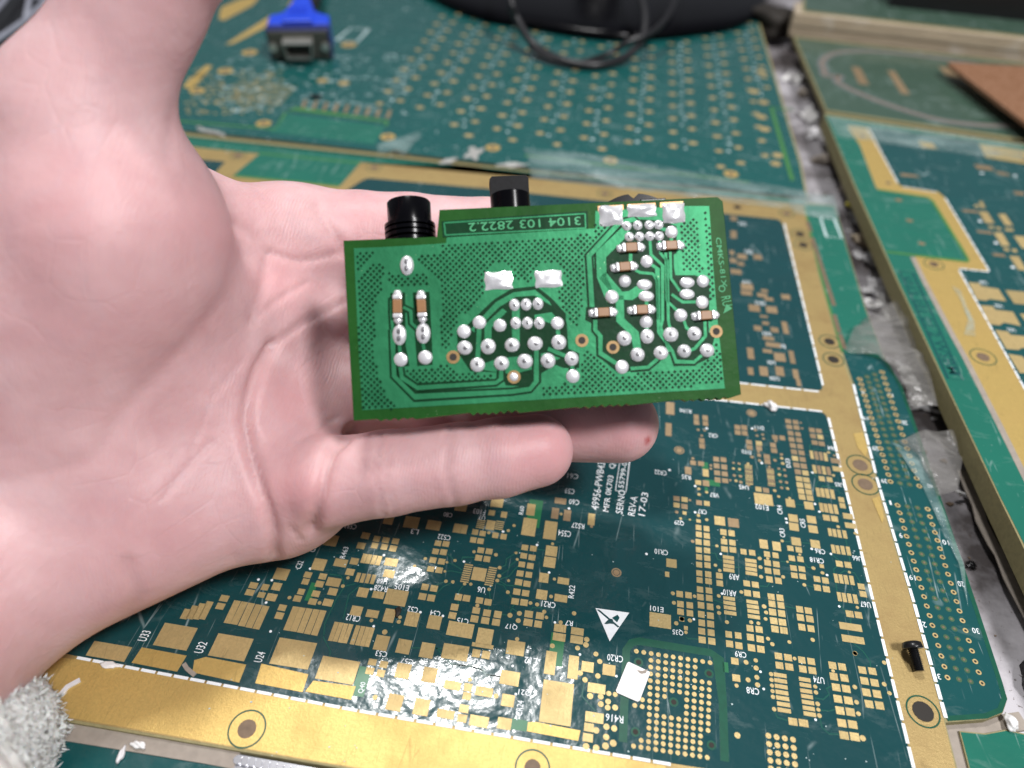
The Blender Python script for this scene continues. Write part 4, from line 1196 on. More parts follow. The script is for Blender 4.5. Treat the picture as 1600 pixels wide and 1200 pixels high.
v, f = ribbon_data([tuple(T(x, y, -5)[:2]) for x, y in [(1504, 735), (1516, 765), (1528, 790), (1534, 815), (1552, 850), (1564, 868), (1578, 905), (1610, 965), (1640, 1010)]], 2.6, -5.3, -5.0)
tf = mesh_obj('tape_edge', v, f, M['tan'])
tag(tf, 'frayed beige tape hanging from the edge of the raised board', 'tape')
v, f = tube_data(smooth_curve([T(1495, 768, -5), T(1505, 772, -6), T(1515, 777, -7)], 5), .5, 7)
tag(mesh_obj('white_string', v, f, M['white'], None, True), 'short white string below the crumpled film', 'string')
v, f = tube_data(smooth_curve([T(1338, 288, -4), T(1344, 312, -3), T(1334, 322, -3), T(1322, 318, -3)], 5), .7, 7)
tag(mesh_obj('yellow_wire', v, f, M['yellow'], None, True), 'yellow wire loop poking from the gap near the gold corner', 'wire')

# ------------------------------------------------------------------ boards at the bottom edge
nb = prism('circuit_board', px_poly([(-300, 1080), (108, 1152), (330, 1190), (700, 1252), (700, 1420), (-300, 1420)], -1.0), -3.4, -1.0, M['fr4'])
tag(nb, 'dark green board strip along the bottom beneath the sleeve', 'circuit board')
prism('solder_mask_panel', px_poly([(-300, 1084), (108, 1156), (330, 1194), (700, 1256), (700, 1418), (-300, 1418)], -1.0), -1.0, -.95, M['mask_side'], nb)
v, f = ribbon_data([tuple(T(x, y, -1)[:2]) for x, y in [(-100, 1104), (108, 1142), (330, 1178), (372, 1186)]], 3.4, -1.6, -.7)
tag(mesh_obj('dirty_tape', v, f, M['tan']), 'grey brown tape strip along the bottom edge of the gold border', 'tape')
lump('glue_blob', 217, 1165, -.7, 1.4, .6, .7, 'white', 'white glue blob on the grey tape at the bottom', 'glue', seed=60)
lump('glue_blob', 190, 1180, -.7, .5, 1.3, .4, 'scrap', 'pale glue drip below the grey tape', 'glue', seed=61)
it = []
for i in range(22):
    x, y = T(372 + i * 11, 1186.5 + i * 2.0, -.6)[:2]
    it.append(prism_data(disc_poly(x, y, .75, n=10), -.8, .0))
v, f = join_data(it)
M['silver'] = simple('silver_contact', (.8, .8, .84), .2, .9)
hd = mesh_obj('contact_row', *ribbon_data([tuple(T(x, y, -.8)[:2]) for x, y in [(366, 1190), (640, 1240)]], 2.6, -1.2, -.8), M['silver'])
tag(hd, 'row of shiny silver contacts at the bottom edge', 'connector')
for i in range(22):
    x, y = T(372 + i * 11, 1187.5 + i * 2.0, -.6)[:2]
    piece('contact', 'disc', x, y, -.8, 1.5, 1.5, .5, M['silver'], hd)
eb = prism('circuit_board', px_poly([(1499, 1142), (1540, 1146), (1572, 1140), (1600, 1146), (1760, 1190), (1760, 1420), (1570, 1420)], -1.0), -3.4, -1.0, M['fr4'])
tag(eb, 'green board corner past the rounded connector end', 'circuit board')
prism('solder_mask_panel', px_poly([(1501, 1144), (1540, 1148), (1572, 1142), (1600, 1148), (1756, 1192), (1756, 1418), (1572, 1418)], -1.0), -1.0, -.95, M['mask_green'], eb)
v, f = ribbon_data([tuple(T(x, y, -1.6)[:2]) for x, y in [(1600, 1126), (1560, 1132), (1530, 1136), (1488, 1135), (1489, 1150), (1505, 1215)]], 3.2, -2.2, -1.5)
tag(mesh_obj('brown_packing', v, f, M['tan']), 'brown packing strip in the routed groove round the connector end', 'packing')
lump('glue_blob', 1578, 1131, -.8, 1.0, 1.6, .8, 'white', 'white glue blob at the rim of the bottom green board corner', 'glue', seed=62)

# bits lying on the main board
v, f = ribbon_data([tuple(T(x, y)[:2]) for x, y in [(93, 1089), (106, 1074), (126, 1063)]], .9, .1, .35)
tag(mesh_obj('tape_sliver', v, f, M['scrap']), 'white sliver on the gold border beside the sleeve', 'sliver')
v, f = ribbon_data([tuple(T(x, y)[:2]) for x, y in [(288, 1038), (293, 1046), (305, 1056)]], .8, .1, .4)
tag(mesh_obj('tape_sliver', v, f, M['tan']), 'curved tan sliver between two gold pads at the bottom', 'sliver')
lump('glue_fleck', 172, 1040, .1, 1.6, .6, .4, 'white', 'white glue fleck on the printed dashes near the hand', 'glue', seed=70)
lump('dark_crumb', 622, 957, .1, .55, 1.2, .4, 'hole', 'dark burnt crumb between gold pads', 'crumb', seed=71)

# ------------------------------------------------------------------ blue video plug and its cable
PZ = BZ + .1
pc = T(473, 93, PZ)
plug = empty('video_plug', (pc[0], pc[1], PZ))
tag(plug, 'blue video plug with grey metal face lying on the back board', 'plug')
sx, sy = px_scale(473, 93, PZ)
pw = 92 * sx
ph_ = 15.0
plug.rotation_euler = (math.radians(9), 0, math.radians(15))
M['blue'] = simple('blue_plug_plastic', (0.012, 0.060, 0.62), .42, var=.1)
M['blue_dark'] = simple('dark_blue_rim', (0.01, 0.016, 0.10), .4)
M['steel'] = simple('plated_steel', (.55, .54, .50), .34, .85, var=.2)
M['steel_dark'] = simple('grey_shell', (.075, .077, .065), .45, .4, var=.2)


def lbox(name, x0, x1, y0, y1, z0, z1, mat, parent, bev=0.0, sm=False):
    ob = prism(name, [(x0, y0), (x1, y0), (x1, y1), (x0, y1)], z0, z1, mat, parent)
    if bev:
        md = ob.modifiers.new('bevel', 'BEVEL')
        md.width = bev * MM
        md.segments = 3
    return ob


hw = pw / 2
lbox('rim', -hw, hw, 0, 5, 0, ph_, M['blue_dark'], plug, .8)
lbox('face_plate', -hw + 1, hw - 1, -1.2, .4, .8, ph_ - .8, M['steel_dark'], plug, .3)
hood = prism('hood', [(-hw + .4, 5), (hw - .4, 5), (hw - .6, 15), (hw * .66, 17), (hw * .46, 20), (hw * .2, 37), (-hw * .2, 37), (-hw * .46, 20), (-hw * .66, 17), (-hw + .6, 15)], .2, ph_ - .1, M['blue'], plug)
md = hood.modifiers.new('bevel', 'BEVEL'); md.width = .0013; md.segments = 3
hump = prism('hood_panel', [(-hw * .5, 5.2), (hw * .5, 5.2), (hw * .42, 17), (hw * .22, 27), (-hw * .22, 27), (-hw * .42, 17)], ph_ - .1, ph_ + 1.6, M['blue'], plug)
md = hump.modifiers.new('bevel', 'BEVEL'); md.width = .0009; md.segments = 2
for k in range(3):
    lbox('grip_rib', -hw * .28, hw * .28, 11.5 + k * 3, 13 + k * 3, ph_ + 1.6, ph_ + 2.2, M['blue'], plug, .2)
# trapezoid metal shell, open to the front
outer = [(-9.0, 12.0), (9.0, 12.0), (7.6, 4.2), (-7.6, 4.2)]
inner = [(-8.3, 11.4), (8.3, 11.4), (7.0, 4.8), (-7.0, 4.8)]
k_ = pw / 39.0
V = [(x * k_, y, z) for (x, z) in outer for y in (-1.2, -8.0)] + [(x * k_, y, z) for (x, z) in inner for y in (-1.0, -8.0)]
F = []
for i in range(4):
    j = (i + 1) % 4
    F += [[2 * i, 2 * j, 2 * j + 1, 2 * i + 1], [8 + 2 * i, 8 + 2 * i + 1, 8 + 2 * j + 1, 8 + 2 * j], [2 * i + 1, 2 * j + 1, 8 + 2 * j + 1, 8 + 2 * i + 1]]
mesh_obj('shell', V, F, M['steel'], plug)
prism('socket_floor', [(-8 * k_, -1.5), (8 * k_, -1.5), (8 * k_, -1.25), (-8 * k_, -1.25)], 4.4, 11.8, M['black_plastic'], plug)
for r in range(3):
    for c in range(5):
        v, f = tube_data([(( -4.6 + c * 2.3 + (r % 2) * .6) * k_, -1.5, 5.8 + r * 2.0), ((-4.6 + c * 2.3 + (r % 2) * .6) * k_, -6, 5.8 + r * 2.0)], .4, 6)
        mesh_obj('pin', v, f, M['steel_dark'], plug)
for s in (-1, 1):
    v, f = tube_data([(s * hw * .82, -3.4, 7.5), (s * hw * .82, -1, 7.5)], 2.0, 6)
    mesh_obj('thumb_screw', v, f, M['steel'], plug)
v, f = tube_data(smooth_curve([T(482, 20, 12), T(487, 8, 14), T(494, -10, 14), T(500, -60, 9), T(560, -140, 4)], 6), 3.6, 12)
tag(mesh_obj('black_cable', v, f, M['black_rubber'], None, True), 'thick black cable leaving the blue plug', 'cable')

# ------------------------------------------------------------------ black monitor foot with cable loops on it
mc = T(950, -60, 2.0)
foot = empty('monitor_foot', (mc[0], mc[1], BZ))
tag(foot, 'glossy black monitor foot with a rounded front edge at the back', 'monitor stand')
# front edge given by the photograph
edge = [(640, -22), (700, 12), (760, 34), (830, 46), (900, 58), (960, 64), (1020, 62), (1080, 56), (1140, 47), (1180, 26), (1200, -10)]
fe = [T(x, y, BZ) - np.array([mc[0], mc[1], 0]) for x, y in edge]
fe = [tuple(q[:2]) for q in smooth_curve([(q[0], q[1], 0) for q in fe], 5)]
cxm = (fe[0][0] + fe[-1][0]) / 2
ytop = max(q[1] for q in fe) + 120


def inset(poly, c, s):
    return [((x - c[0]) * s + c[0], (y - c[1]) * s + c[1]) for x, y in poly]


full = fe + [(fe[-1][0] + 10, ytop), (fe[0][0] - 10, ytop)]
cc = (cxm, ytop - 40)
levels = [(0.0, 1.0), (1.5, 1.012), (4.0, 1.012), (5.5, .995), (6.5, .96), (7.6, .90), (8.6, .80)]
V, F = [], []
nn = len(full)
for z, s in levels:
    V += [(x, y, z) for x, y in inset(full, cc, s)]
for i in range(len(levels) - 1):
    for k in range(nn):
        k2 = (k + 1) % nn
        F.append([i * nn + k, i * nn + k2, (i + 1) * nn + k2, (i + 1) * nn + k])
F.append([(len(levels) - 1) * nn + k for k in range(nn)])
F.append(list(range(nn))[::-1])
mesh_obj('foot_plate', V, F, M['black_gloss'], foot, True)
v, f = lathe_data([(24, 8.4), (22, 12), (19, 30), (18, 120)], 28)
mesh_obj('neck', np.array(v) + (cc[0], cc[1] + 25, 0), f, M['black_plastic'], foot, True)
loop = [T(796, -60, 30), T(798, -5, 24), T(808, 30, 15), T(835, 70, 6), T(880, 95, 3.2), T(930, 102, 2.6), T(975, 90, 3.6), T(1003, 62, 9), T(1008, 25, 16), T(1000, -10, 22), T(990, -60, 30)]
v, f = tube_data(smooth_curve(loop, 8), 2.1, 10)
tag(mesh_obj('black_cable', v, f, M['black_rubber'], None, True), 'black cable hanging in a loop in front of the monitor foot', 'cable')
loop2 = [T(1062, -60, 26), T(1058, -10, 18), T(1045, 28, 12), T(1010, 55, 11), T(975, 62, 12)]
loop2 = [T(1068, -60, 26), T(1056, -5, 20), T(1040, 30, 15), T(1015, 52, 12.4), T(985, 64, 10.0), T(950, 84, 4), T(900, 99, 2.8), T(860, 92, 3.0), T(828, 74, 5)]
v, f = tube_data(smooth_curve(loop2, 8), 1.5, 10)
tag(mesh_obj('black_cable', v, f, M['black_rubber'], None, True), 'thin second black cable crossing the loop over the monitor foot', 'cable')
lump('dark_block', 1205, 48, -5, 14, 16, 9, 'hole', 'dark lump between monitor foot and wood bar', 'lump', seed=80)  # one near-black tone over the whole lump
# grey case in the far left corner
gx = T(30, 40, 0)
case = empty('tool_tray', (gx[0], gx[1], .5))
tag(case, 'dark tray with pale grey rims in the corner behind the thumb', 'tray')
M['rim'] = simple('pale_grey_rim', (.26, .27, .32), .45, var=.2)
lbox('tray_base', -150, 20, -30, 120, 0, 3, M['black_plastic'], case)
for pl in ([T(-40, 85, 8), T(5, 56, 8), T(40, 32, 8), T(66, 8, 8), T(95, -22, 8)], [T(40, 32, 8), T(47, -4, 8), T(52, -50, 8)], [T(-30, 40, 8), T(5, 4, 8), T(30, -30, 8)], [T(56, -1, 9), T(82, -3, 9), T(110, -5, 9)]):
    v, f = tube_data([q - np.array([gx[0], gx[1], .5]) for q in pl], 1.5, 8)
    mesh_obj('rim', v, f, M['rim'], case, True)

# dust and flecks nobody could count, lying on the boards and in the gap
def flecks(name, n, box, z, mat, smin_, smax, parent=None):
    it = []
    for i in range(n):
        px, py = random.uniform(box[0], box[2]), random.uniform(box[1], box[3])
        x, y = T(px, py, z)[:2]
        r = random.uniform(smin_, smax)
        a0 = random.uniform(0, 3)
        pl = [(x + r * random.uniform(.5, 1.2) * math.cos(a0 + k * 1.256), y + r * random.uniform(.3, 1.0) * math.sin(a0 + k * 1.256)) for k in range(5)]
        it.append(prism_data(pl, z, z + r * .35))
    v, f = join_data(it)
    return tag(mesh_obj(name, v, f, M[mat], parent), name.replace('_', ' ') + ' scattered on the bench', 'dust', kind='stuff')


flecks('white_flecks', 150, (320, 640, 1400, 1190), .16, 'silk_dim', .08, .22)
flecks('pale_dust', 170, (280, 20, 1250, 260), .32, 'silk_dim', .15, .5)
flecks('gap_dirt', 240, (1215, 60, 1560, 1000), -7.95, 'hole_brown', .3, 1.3)
flecks('gap_crumbs', 120, (1215, 60, 1480, 760), -7.95, 'scrap', .3, 1.2)

# ------------------------------------------------------------------ the small board held in the hand
_c = np.array([[-28.818, 28.785, 120.463], [36.913, 32.861, 124.806], [39.468, -1.984, 122.261], [-26.263, -6.061, 117.918]])
HW_ = [EYE + RGT * a + UPV * b + FWD * d for a, b, d in _c]
HX = HW_[2] - HW_[3]
HX /= np.linalg.norm(HX)
HY = HW_[0] - HW_[3]
HY -= HX * (HY @ HX)
HY /= np.linalg.norm(HY)
HN = np.cross(HX, HY)              # towards the camera
HO = HW_[3]
held = empty('small_circuit_board', (0, 0, 0))
held.matrix_world = Matrix(((HX[0], HY[0], HN[0], HO[0] * MM), (HX[1], HY[1], HN[1], HO[1] * MM), (HX[2], HY[2], HN[2], HO[2] * MM), (0, 0, 0, 1)))
tag(held, 'small green circuit board with solder side up held in the hand', 'circuit board')


def L(px, py):
    d = ray(px, py)
    t = ((HO - EYE) @ HN) / (d @ HN)
    q = EYE + d * t - HO
    return (float(q @ HX), float(q @ HY))


HS = 66.0 / 606.0                  # mm per photograph pixel on this board
M['pcb_dark'] = None


def pcb_mat(name, c1, c2, speck=0.25, metal=0.0, spec=.12):
    n = NT(name)
    p = n.pos(obj=True)
    base = n.mix(n.ramp(n.noise(p, 75, 6, .65, .5), [(.30, BLK), (.70, W3)]), tuple(q * .84 for q in c1), tuple(q * 1.10 for q in c2))
    s = n.ramp(n.noise(p, 2600, 2, .5), [(.70, BLK), (.74, W3)])
    g = n.ramp(n.noise(p, 110, 3), [(.50, BLK), (.66, W3)])
    base = n.mix(n.math('MULTIPLY', n.math('MULTIPLY', s, g), speck), base, (.55, .68, .45))
    n.bump(n.noise(p, 420, 3), .12, .0008)
    n.set(Base_Color=base, Roughness=.44, Metallic=metal, IOR=1.38, Specular_IOR_Level=spec, Coat_Weight=.0, Coat_Roughness=.15)
    return n.m


M['pcb_dark'] = pcb_mat('held_board_laminate', (.010, .062, .010), (.017, .085, .015), .5)
M['pcb_pour'] = pcb_mat('copper_under_green_mask', (.021, .158, .068), (.029, .195, .086), .45, .35, .2)
M['pcb_gap'] = pcb_mat('gap_between_copper', (.003, .030, .010), (.005, .040, .015), .1)
M['pcb_print'] = pcb_mat('bright_green_print', (.07, .33, .15), (.10, .40, .20), .2)
M['pcb_edge'] = simple('cut_laminate_edge', (.22, .24, .05), .6, var=.3, scale=1200)
M['cap_body'] = simple('ceramic_capacitor_body', (.26, .125, .045), .45, var=.15, scale=900)
M['copper_bare'] = simple('bare_copper', (.52, .27, .11), .42, .35, var=.2, scale=500)
M['ring_dull'] = simple('dull_copper_ring', (.27, .165, .06), .5, .3, var=.4, scale=900)
M['pin_grey'] = simple('pin_tip_grey', (.22, .22, .23), .35, .6)

# outline with the saw-tooth break-off tabs along the lower edge
low = []
bx = [(1158, 618), (1142, 627)]


def teeth(x0, x1, n):
    out = []
    for i in range(n):
        xa = x0 + (x1 - x0) * i / n
        xb = x0 + (x1 - x0) * (i + .5) / n
        yl = lambda x: 657 + (618 - 657) * (x - 553) / (1158 - 553)
        out += [(xa, yl(xa) + random.uniform(3.0, 5.0)), (xb, yl(xb) + random.uniform(-.5, 1.5))]
    return out


tt = []
for a, b, n in ((1138, 1060, 6), (985, 895, 7), (812, 728, 7), (650, 582, 5)):
    tt += teeth(a, b, n)
out_px = [(537, 376), (612, 373), (683, 370), (685, 349), (687, 328), (900, 318.4), (1121, 308), (1129, 315), (1143, 460), (1157.5, 616)] + tt + [(553, 657), (545, 520)]
out = [L(*p) for p in out_px]
prism('laminate', out, -1.6, 0.0, M['pcb_dark'], held)
v, f = prism_data(inset(out, (33, 17), 1.0015), -1.55, -.05)
mesh_obj('cut_edge', v, f[2:], M['pcb_edge'], held)


def hs(name, pts, z, t, mat):
    return prism(name, [L(*p) for p in pts], z, z + t, mat, held)


# ground copper under the mask
hs('copper_pour', [(553, 388), (612, 385.5), (684, 381), (697, 380), (698, 371), (930, 357), (930, 330), (1068, 322), (1108, 322), (1113, 400), (1121, 500), (1132, 604), (1133, 607), (900, 621), (566, 641), (559, 520)], .01, .035, M['pcb_pour'])
# code panel
hs('code_panel', [(690, 346), (918, 330), (919, 356), (692, 371)], .045, .03, M['pcb_gap'])
for a, b in (((694, 348.5), (914, 334)), ((914, 334), (915, 356.5)), ((915, 356.5), (696, 367.5)), ((696, 367.5), (694, 348.5))):
    v, f = ribbon_data([L(*a), L(*b)], .26, .07, .10)
    mesh_obj('code_frame', v, f, M['pcb_pour'], held)
a, b = np.array(L(907, 345)), np.array(L(732, 355.5))
d = b - a
text_obj('3104 103 2822.2', *((a + b) / 2), .10, np.linalg.norm(d), 1.5, math.degrees(math.atan2(d[1], d[0])), M['pcb_print'], held)
a, b = np.array(L(1122, 371)), np.array(L(1132, 449))
d = b - a
text_obj('CMKS-81X', *((a + b) / 2), .03, np.linalg.norm(d), .95, math.degrees(math.atan2(d[1], d[0])), M['pcb_print'], held)
a, b = np.array(L(1133, 461)), np.array(L(1137, 480))
d = b - a
text_obj('RU', *((a + b) / 2), .03, np.linalg.norm(d) * .8, 1.7, math.degrees(math.atan2(d[1], d[0])), M['pcb_print'], held, 'approval_mark')
x, y = L(1128, 451)
n = 14
V = [(x + r * math.cos(2 * math.pi * k / n), y + r * math.sin(2 * math.pi * k / n), .03) for k in range(n) for r in (.62, .42)]
mesh_obj('approval_mark', V, [[2 * k, 2 * ((k + 1) % n), 2 * ((k + 1) % n) + 1, 2 * k + 1] for k in range(n)], M['pcb_print'], held)
hs('arrow_mark', [(1130, 490), (1144, 482), (1135, 475)], .012, .03, M['pcb_print'])

# dark clearances round the two socket fields and the pair of coils
GAP = [
 [(745, 497), (800, 455), (846, 452), (884, 490), (886, 545), (870, 575), (830, 600), (790, 606), (770, 575), (728, 560), (712, 540), (712, 510)],
 [(928, 420), (985, 350), (1000, 343), (1035, 345), (1060, 355), (1062, 392), (1050, 400), (1055, 430), (1085, 430), (1108, 440), (1108, 485), (1118, 488), (1118, 520), (1108, 560), (1082, 572), (1058, 570), (1046, 552), (1030, 565), (1015, 578), (965, 582), (938, 560), (937, 530), (924, 505), (914, 500), (916, 480), (926, 478)],
 [(605, 455), (670, 453), (674, 575), (648, 580), (612, 580), (605, 520)],
]
# the middle field keeps copper bridges, so it is cut as a rim plus its inside
hs('clearance', [(726, 512), (757, 482), (772, 468), (800, 451), (838, 447), (862, 466), (884, 490), (886, 512), (888, 545), (905, 552), (905, 575), (880, 575), (868, 570), (838, 588), (838, 596), (820, 604), (790, 602), (784, 582), (735, 580), (716, 552), (714, 518)], .046, .02, M['pcb_gap'])
hs('clearance', GAP[1], .046, .02, M['pcb_gap'])
hs('clearance', [(610, 458), (633, 457), (634, 540), (640, 572), (614, 574), (612, 520)], .046, .02, M['pcb_gap'])
hs('clearance', [(645, 457), (671, 456), (675, 535), (676, 570), (652, 572), (648, 520)], .046, .02, M['pcb_gap'])
# copper islands inside the fields
for pts in ([(735, 515), (758, 490), (775, 472), (802, 457), (836, 453), (858, 471), (862, 478), (835, 462), (806, 464), (780, 480), (765, 495), (742, 520)], [(765, 500), (785, 482), (792, 487), (768, 512), (768, 545), (757, 545), (757, 508)], [(800, 480), (812, 480), (812, 540), (800, 540)],
            [(835, 492), (862, 488), (872, 500), (868, 508), (845, 500), (836, 500)], [(884, 480), (905, 480), (905, 530), (892, 530), (884, 500)],
            [(735, 575), (780, 560), (830, 555), (870, 548), (880, 558), (840, 575), (800, 585)], [(1057, 350), (1100, 345), (1107, 420), (1106, 440), (1084, 428), (1060, 425), (1057, 395)], [(1100, 495), (1118, 490), (1122, 520), (1106, 520)]):
    hs('copper_island', pts, .066, .016, M['pcb_pour'])
# tracks: dark groove below, green track above
TR = [([(614, 520), (612, 490), (612, 468), (622, 463)], .5), ([(613, 515), (616, 588), (648, 620), (800, 612), (828, 608), (838, 596), (838, 540)], .75), ([(626, 575), (628, 590), (652, 606), (775, 598), (783, 592), (783, 570)], .65), ([(630, 480), (642, 486), (643, 505), (655, 516)], .5),
      ([(624, 535), (626, 560)], .55), ([(661, 535), (664, 556)], .55), ([(925, 480), (920, 400), (968, 348), (990, 343), (998, 352)], .85), ([(955, 470), (940, 432), (939, 398), (980, 358)], 1.7), ([(941, 430), (968, 462), (985, 462), (1003, 450)], 1.6), ([(968, 462), (969, 500), (992, 522), (996, 548)], 1.4),
      ([(1015, 372), (1017, 398), (1035, 415), (1035, 500), (1032, 512), (1046, 550)], .5), ([(1030, 375), (1032, 396), (1042, 408), (1044, 500), (1047, 515)], .5), ([(1015, 412), (1027, 420), (1029, 520), (1050, 548), (1056, 565), (1084, 566), (1100, 552)], .55), ([(988, 420), (1000, 426), (1020, 428), (1027, 440), (1028, 500)], .5),
      ([(1047, 392), (1048, 435), (1062, 455)], .5), ([(1040, 395), (1042, 470), (1062, 490)], .5), ([(985, 395), (985, 412)], .6), ([(930, 500), (930, 516), (938, 525), (938, 552), (972, 574)], .7), ([(985, 576), (1012, 574), (1026, 562), (1032, 552)], .6), ([(1049, 460), (1066, 472), (1097, 472)], .5),
      ([(1068, 500), (1072, 512), (1084, 520)], .5), ([(1101, 500), (1102, 525), (1085, 545), (1070, 550)], .55), ([(871, 510), (873, 528)], .7), ([(856, 545), (893, 560), (895, 585)], .7), ([(749, 510), (746, 565)], .8), ([(1029, 356), (1042, 360)], .6), ([(1049, 372), (1048, 382)], .6), ([(1010, 505), (1011, 522)], .7), ([(1010, 470), (1010, 482)], .6)]
for pts, w in TR:
    q = [L(*p) for p in pts]
    v, f = ribbon_data(q, w + .7, .04, .085)
    mesh_obj('clearance', v, f, M['pcb_gap'], held)
for pts, w in TR:
    v, f = ribbon_data([L(*p) for p in pts], w, .085, .115)
    mesh_obj('copper_track', v, f, M['pcb_pour'], held)

# cross-hatch holes of the ground copper
from mathutils.geometry import intersect_point_tri_2d


def inside(p, poly):
    c = False
    j = len(poly) - 1
    for i in range(len(poly)):
        if (poly[i][1] > p[1]) != (poly[j][1] > p[1]) and p[0] < (poly[j][0] - poly[i][0]) * (p[1] - poly[i][1]) / (poly[j][1] - poly[i][1]) + poly[i][0]:
            c = not c
        j = i
    return c


HATCH = [[(556, 393), (590, 391), (585, 400), (560, 425), (558, 415)], [(560, 440), (585, 410), (600, 415), (598, 452), (588, 460), (585, 560), (592, 580), (595, 600), (620, 640), (567, 638), (560, 520)], [(646, 405), (652, 400), (684, 398), (690, 384), (925, 366), (928, 388), (912, 412), (912, 470), (905, 500), (905, 520), (890, 500), (870, 460), (840, 440), (800, 440), (760, 460), (715, 500), (700, 545), (690, 545), (688, 440)],
         [(606, 425), (628, 432), (655, 425), (672, 432), (668, 448), (610, 450)], [(632, 580), (700, 570), (720, 582), (770, 585), (770, 594), (655, 600)], [(845, 606), (880, 600), (905, 575), (915, 545), (935, 562), (965, 588), (1020, 580), (1058, 580), (1090, 578), (1110, 560), (1122, 530), (1131, 600), (905, 616), (848, 618)], [(1072, 345), (1090, 338), (1098, 425), (1066, 424), (1064, 350)],
         [(925, 385), (945, 360), (952, 352), (930, 348)], [(1098, 330), (1106, 328), (1116, 470), (1110, 470)]]
AV = [(636, 415, 20), (779, 438, 26), (857, 436, 26), (895, 588, 15), (909, 532, 14), (708, 558, 14), (803, 589, 14), (893, 560, 17)]
it = []
st = 9.6
for i in range(-10, 140):
    for j in range(-6, 80):
        px, py = 540 + i * st * .5 * 1.0, 330 + j * st * .5 * 1.0
        if (i + j) % 2:
            continue
        py = py - (px - 540) * .055
        px = px + (py - 330) * .06
        if not any(inside((px, py), h) for h in HATCH) or any(math.hypot(px - a, py - b) < r for a, b, r in AV):
            continue
        x, y = L(px, py)
        r = .30 * random.uniform(.85, 1.1)
        it.append(([(x - r, y, .108), (x, y - r, .108), (x + r, y, .108), (x, y + r, .108)], [[0, 1, 2, 3]]))
v, f = join_data(it)
tag(mesh_obj('hatch_openings', v, f, M['pcb_gap'], held), kind='stuff')

# solder joints
def joint_mesh(pin_):
    prof = [(1.0, 0), (1.0, .05), (.97, .14), (.86, .30), (.66, .43), (.42, .50), (.2, .52 if not pin_ else .54), (.06, .53 if not pin_ else .55)]
    return lathe_data(prof, 16)


JM = {}
for pin_ in (0, 1):
    v, f = joint_mesh(pin_)
    me = bpy.data.meshes.new('solder_joint')
    me.from_pydata([tuple(q) for q in v], [], f)
    me.shade_smooth()
    me.materials.append(M['tin'])
    JM[pin_] = me
v, f = lathe_data([(.30, 0), (.30, .12), (.2, .2), (.05, .22)], 8)
PIN = bpy.data.meshes.new('pin_tip')
PIN.from_pydata([tuple(q) for q in v], [], f)
PIN.materials.append(M['pin_grey'])


def joint(px, py, w, h=None, pin_=0, hz=1.0):
    h = w if h is None else h
    x, y = L(px, py)
    o = bpy.data.objects.new('solder_joint', JM[1 if pin_ else 0])
    o.location = (x * MM, y * MM, .05 * MM)
    o.scale = (w * HS * .5 * MM, h * HS * .5 * MM, min(w, h) * HS * .5 * hz * MM)
    o.rotation_euler = (random.gauss(0, .05), random.gauss(0, .05), random.uniform(-.3, .3) if abs(w - h) < 2 else -.05)
    link(o, held)
    if pin_:
        q = bpy.data.objects.new('pin_tip', PIN)
        q.location = (random.uniform(-.08, .08), random.uniform(-.08, .08), .47)
        q.scale = (.9, .9, 1.0)
        link(q, o)
        if pin_ == 2:
            q.location.y = .3
            q2 = q.copy()
            q2.location.y = -.35
            link(q2, o)


for px, py in ((626, 562), (664.5, 558.6), (749, 504), (781, 508.6), (725, 518), (871, 505), (895, 588), (1049, 363), (1010, 408.7), (976, 439.6), (955.8, 464), (1098, 439.6), (1097, 472.5), (1063, 492.7), (1009.4, 503.3), (971.8, 573.4)):
    joint(px, py, 21.5 * random.uniform(.95, 1.05), hz=random.uniform(.55, .9))
for px, py in ((803.7, 476.7), (822, 476), (840.4, 475), (805.8, 505), (824, 505), (842.6, 505)):
    joint(px, py, 17.5, 20, 1)
for px, py in ((726, 543.7), (762.7, 541.6), (800, 539.4), (836, 537), (873, 535), (746, 570), (783.5, 568), (820, 565), (856, 564), (893, 560.7), (975, 529), (1011, 525.6), (1047.6, 522.9), (1084.4, 521.4), (995.8, 554.3), (1032.3, 551.5), (1068.4, 549), (1104.5, 547.5)):
    joint(px, py, 24 * random.uniform(.94, 1.06), 24 * random.uniform(.94, 1.06), 1, random.uniform(.75, 1.1))
for px, py in ((979, 353.5), (996, 352.4), (1014, 351.8), (1028.7, 351.4), (982.8, 370.5), (999, 370), (1015, 369.4), (1029.8, 369)):
    joint(px, py, 16, 16, 1)
for px, py, w, h in ((624, 523.5, 22, 33), (661.3, 521, 23, 33)):
    joint(px, py, w, h, 2, .9)
for px, py in ((1006.8, 445), (1009.4, 463), (1073.3, 441.7), (1073.3, 459.7)):
    joint(px, py, 25.5, 17.5, 0, .8)
joint(635.8, 415, 22, 32, 2, 1.0)
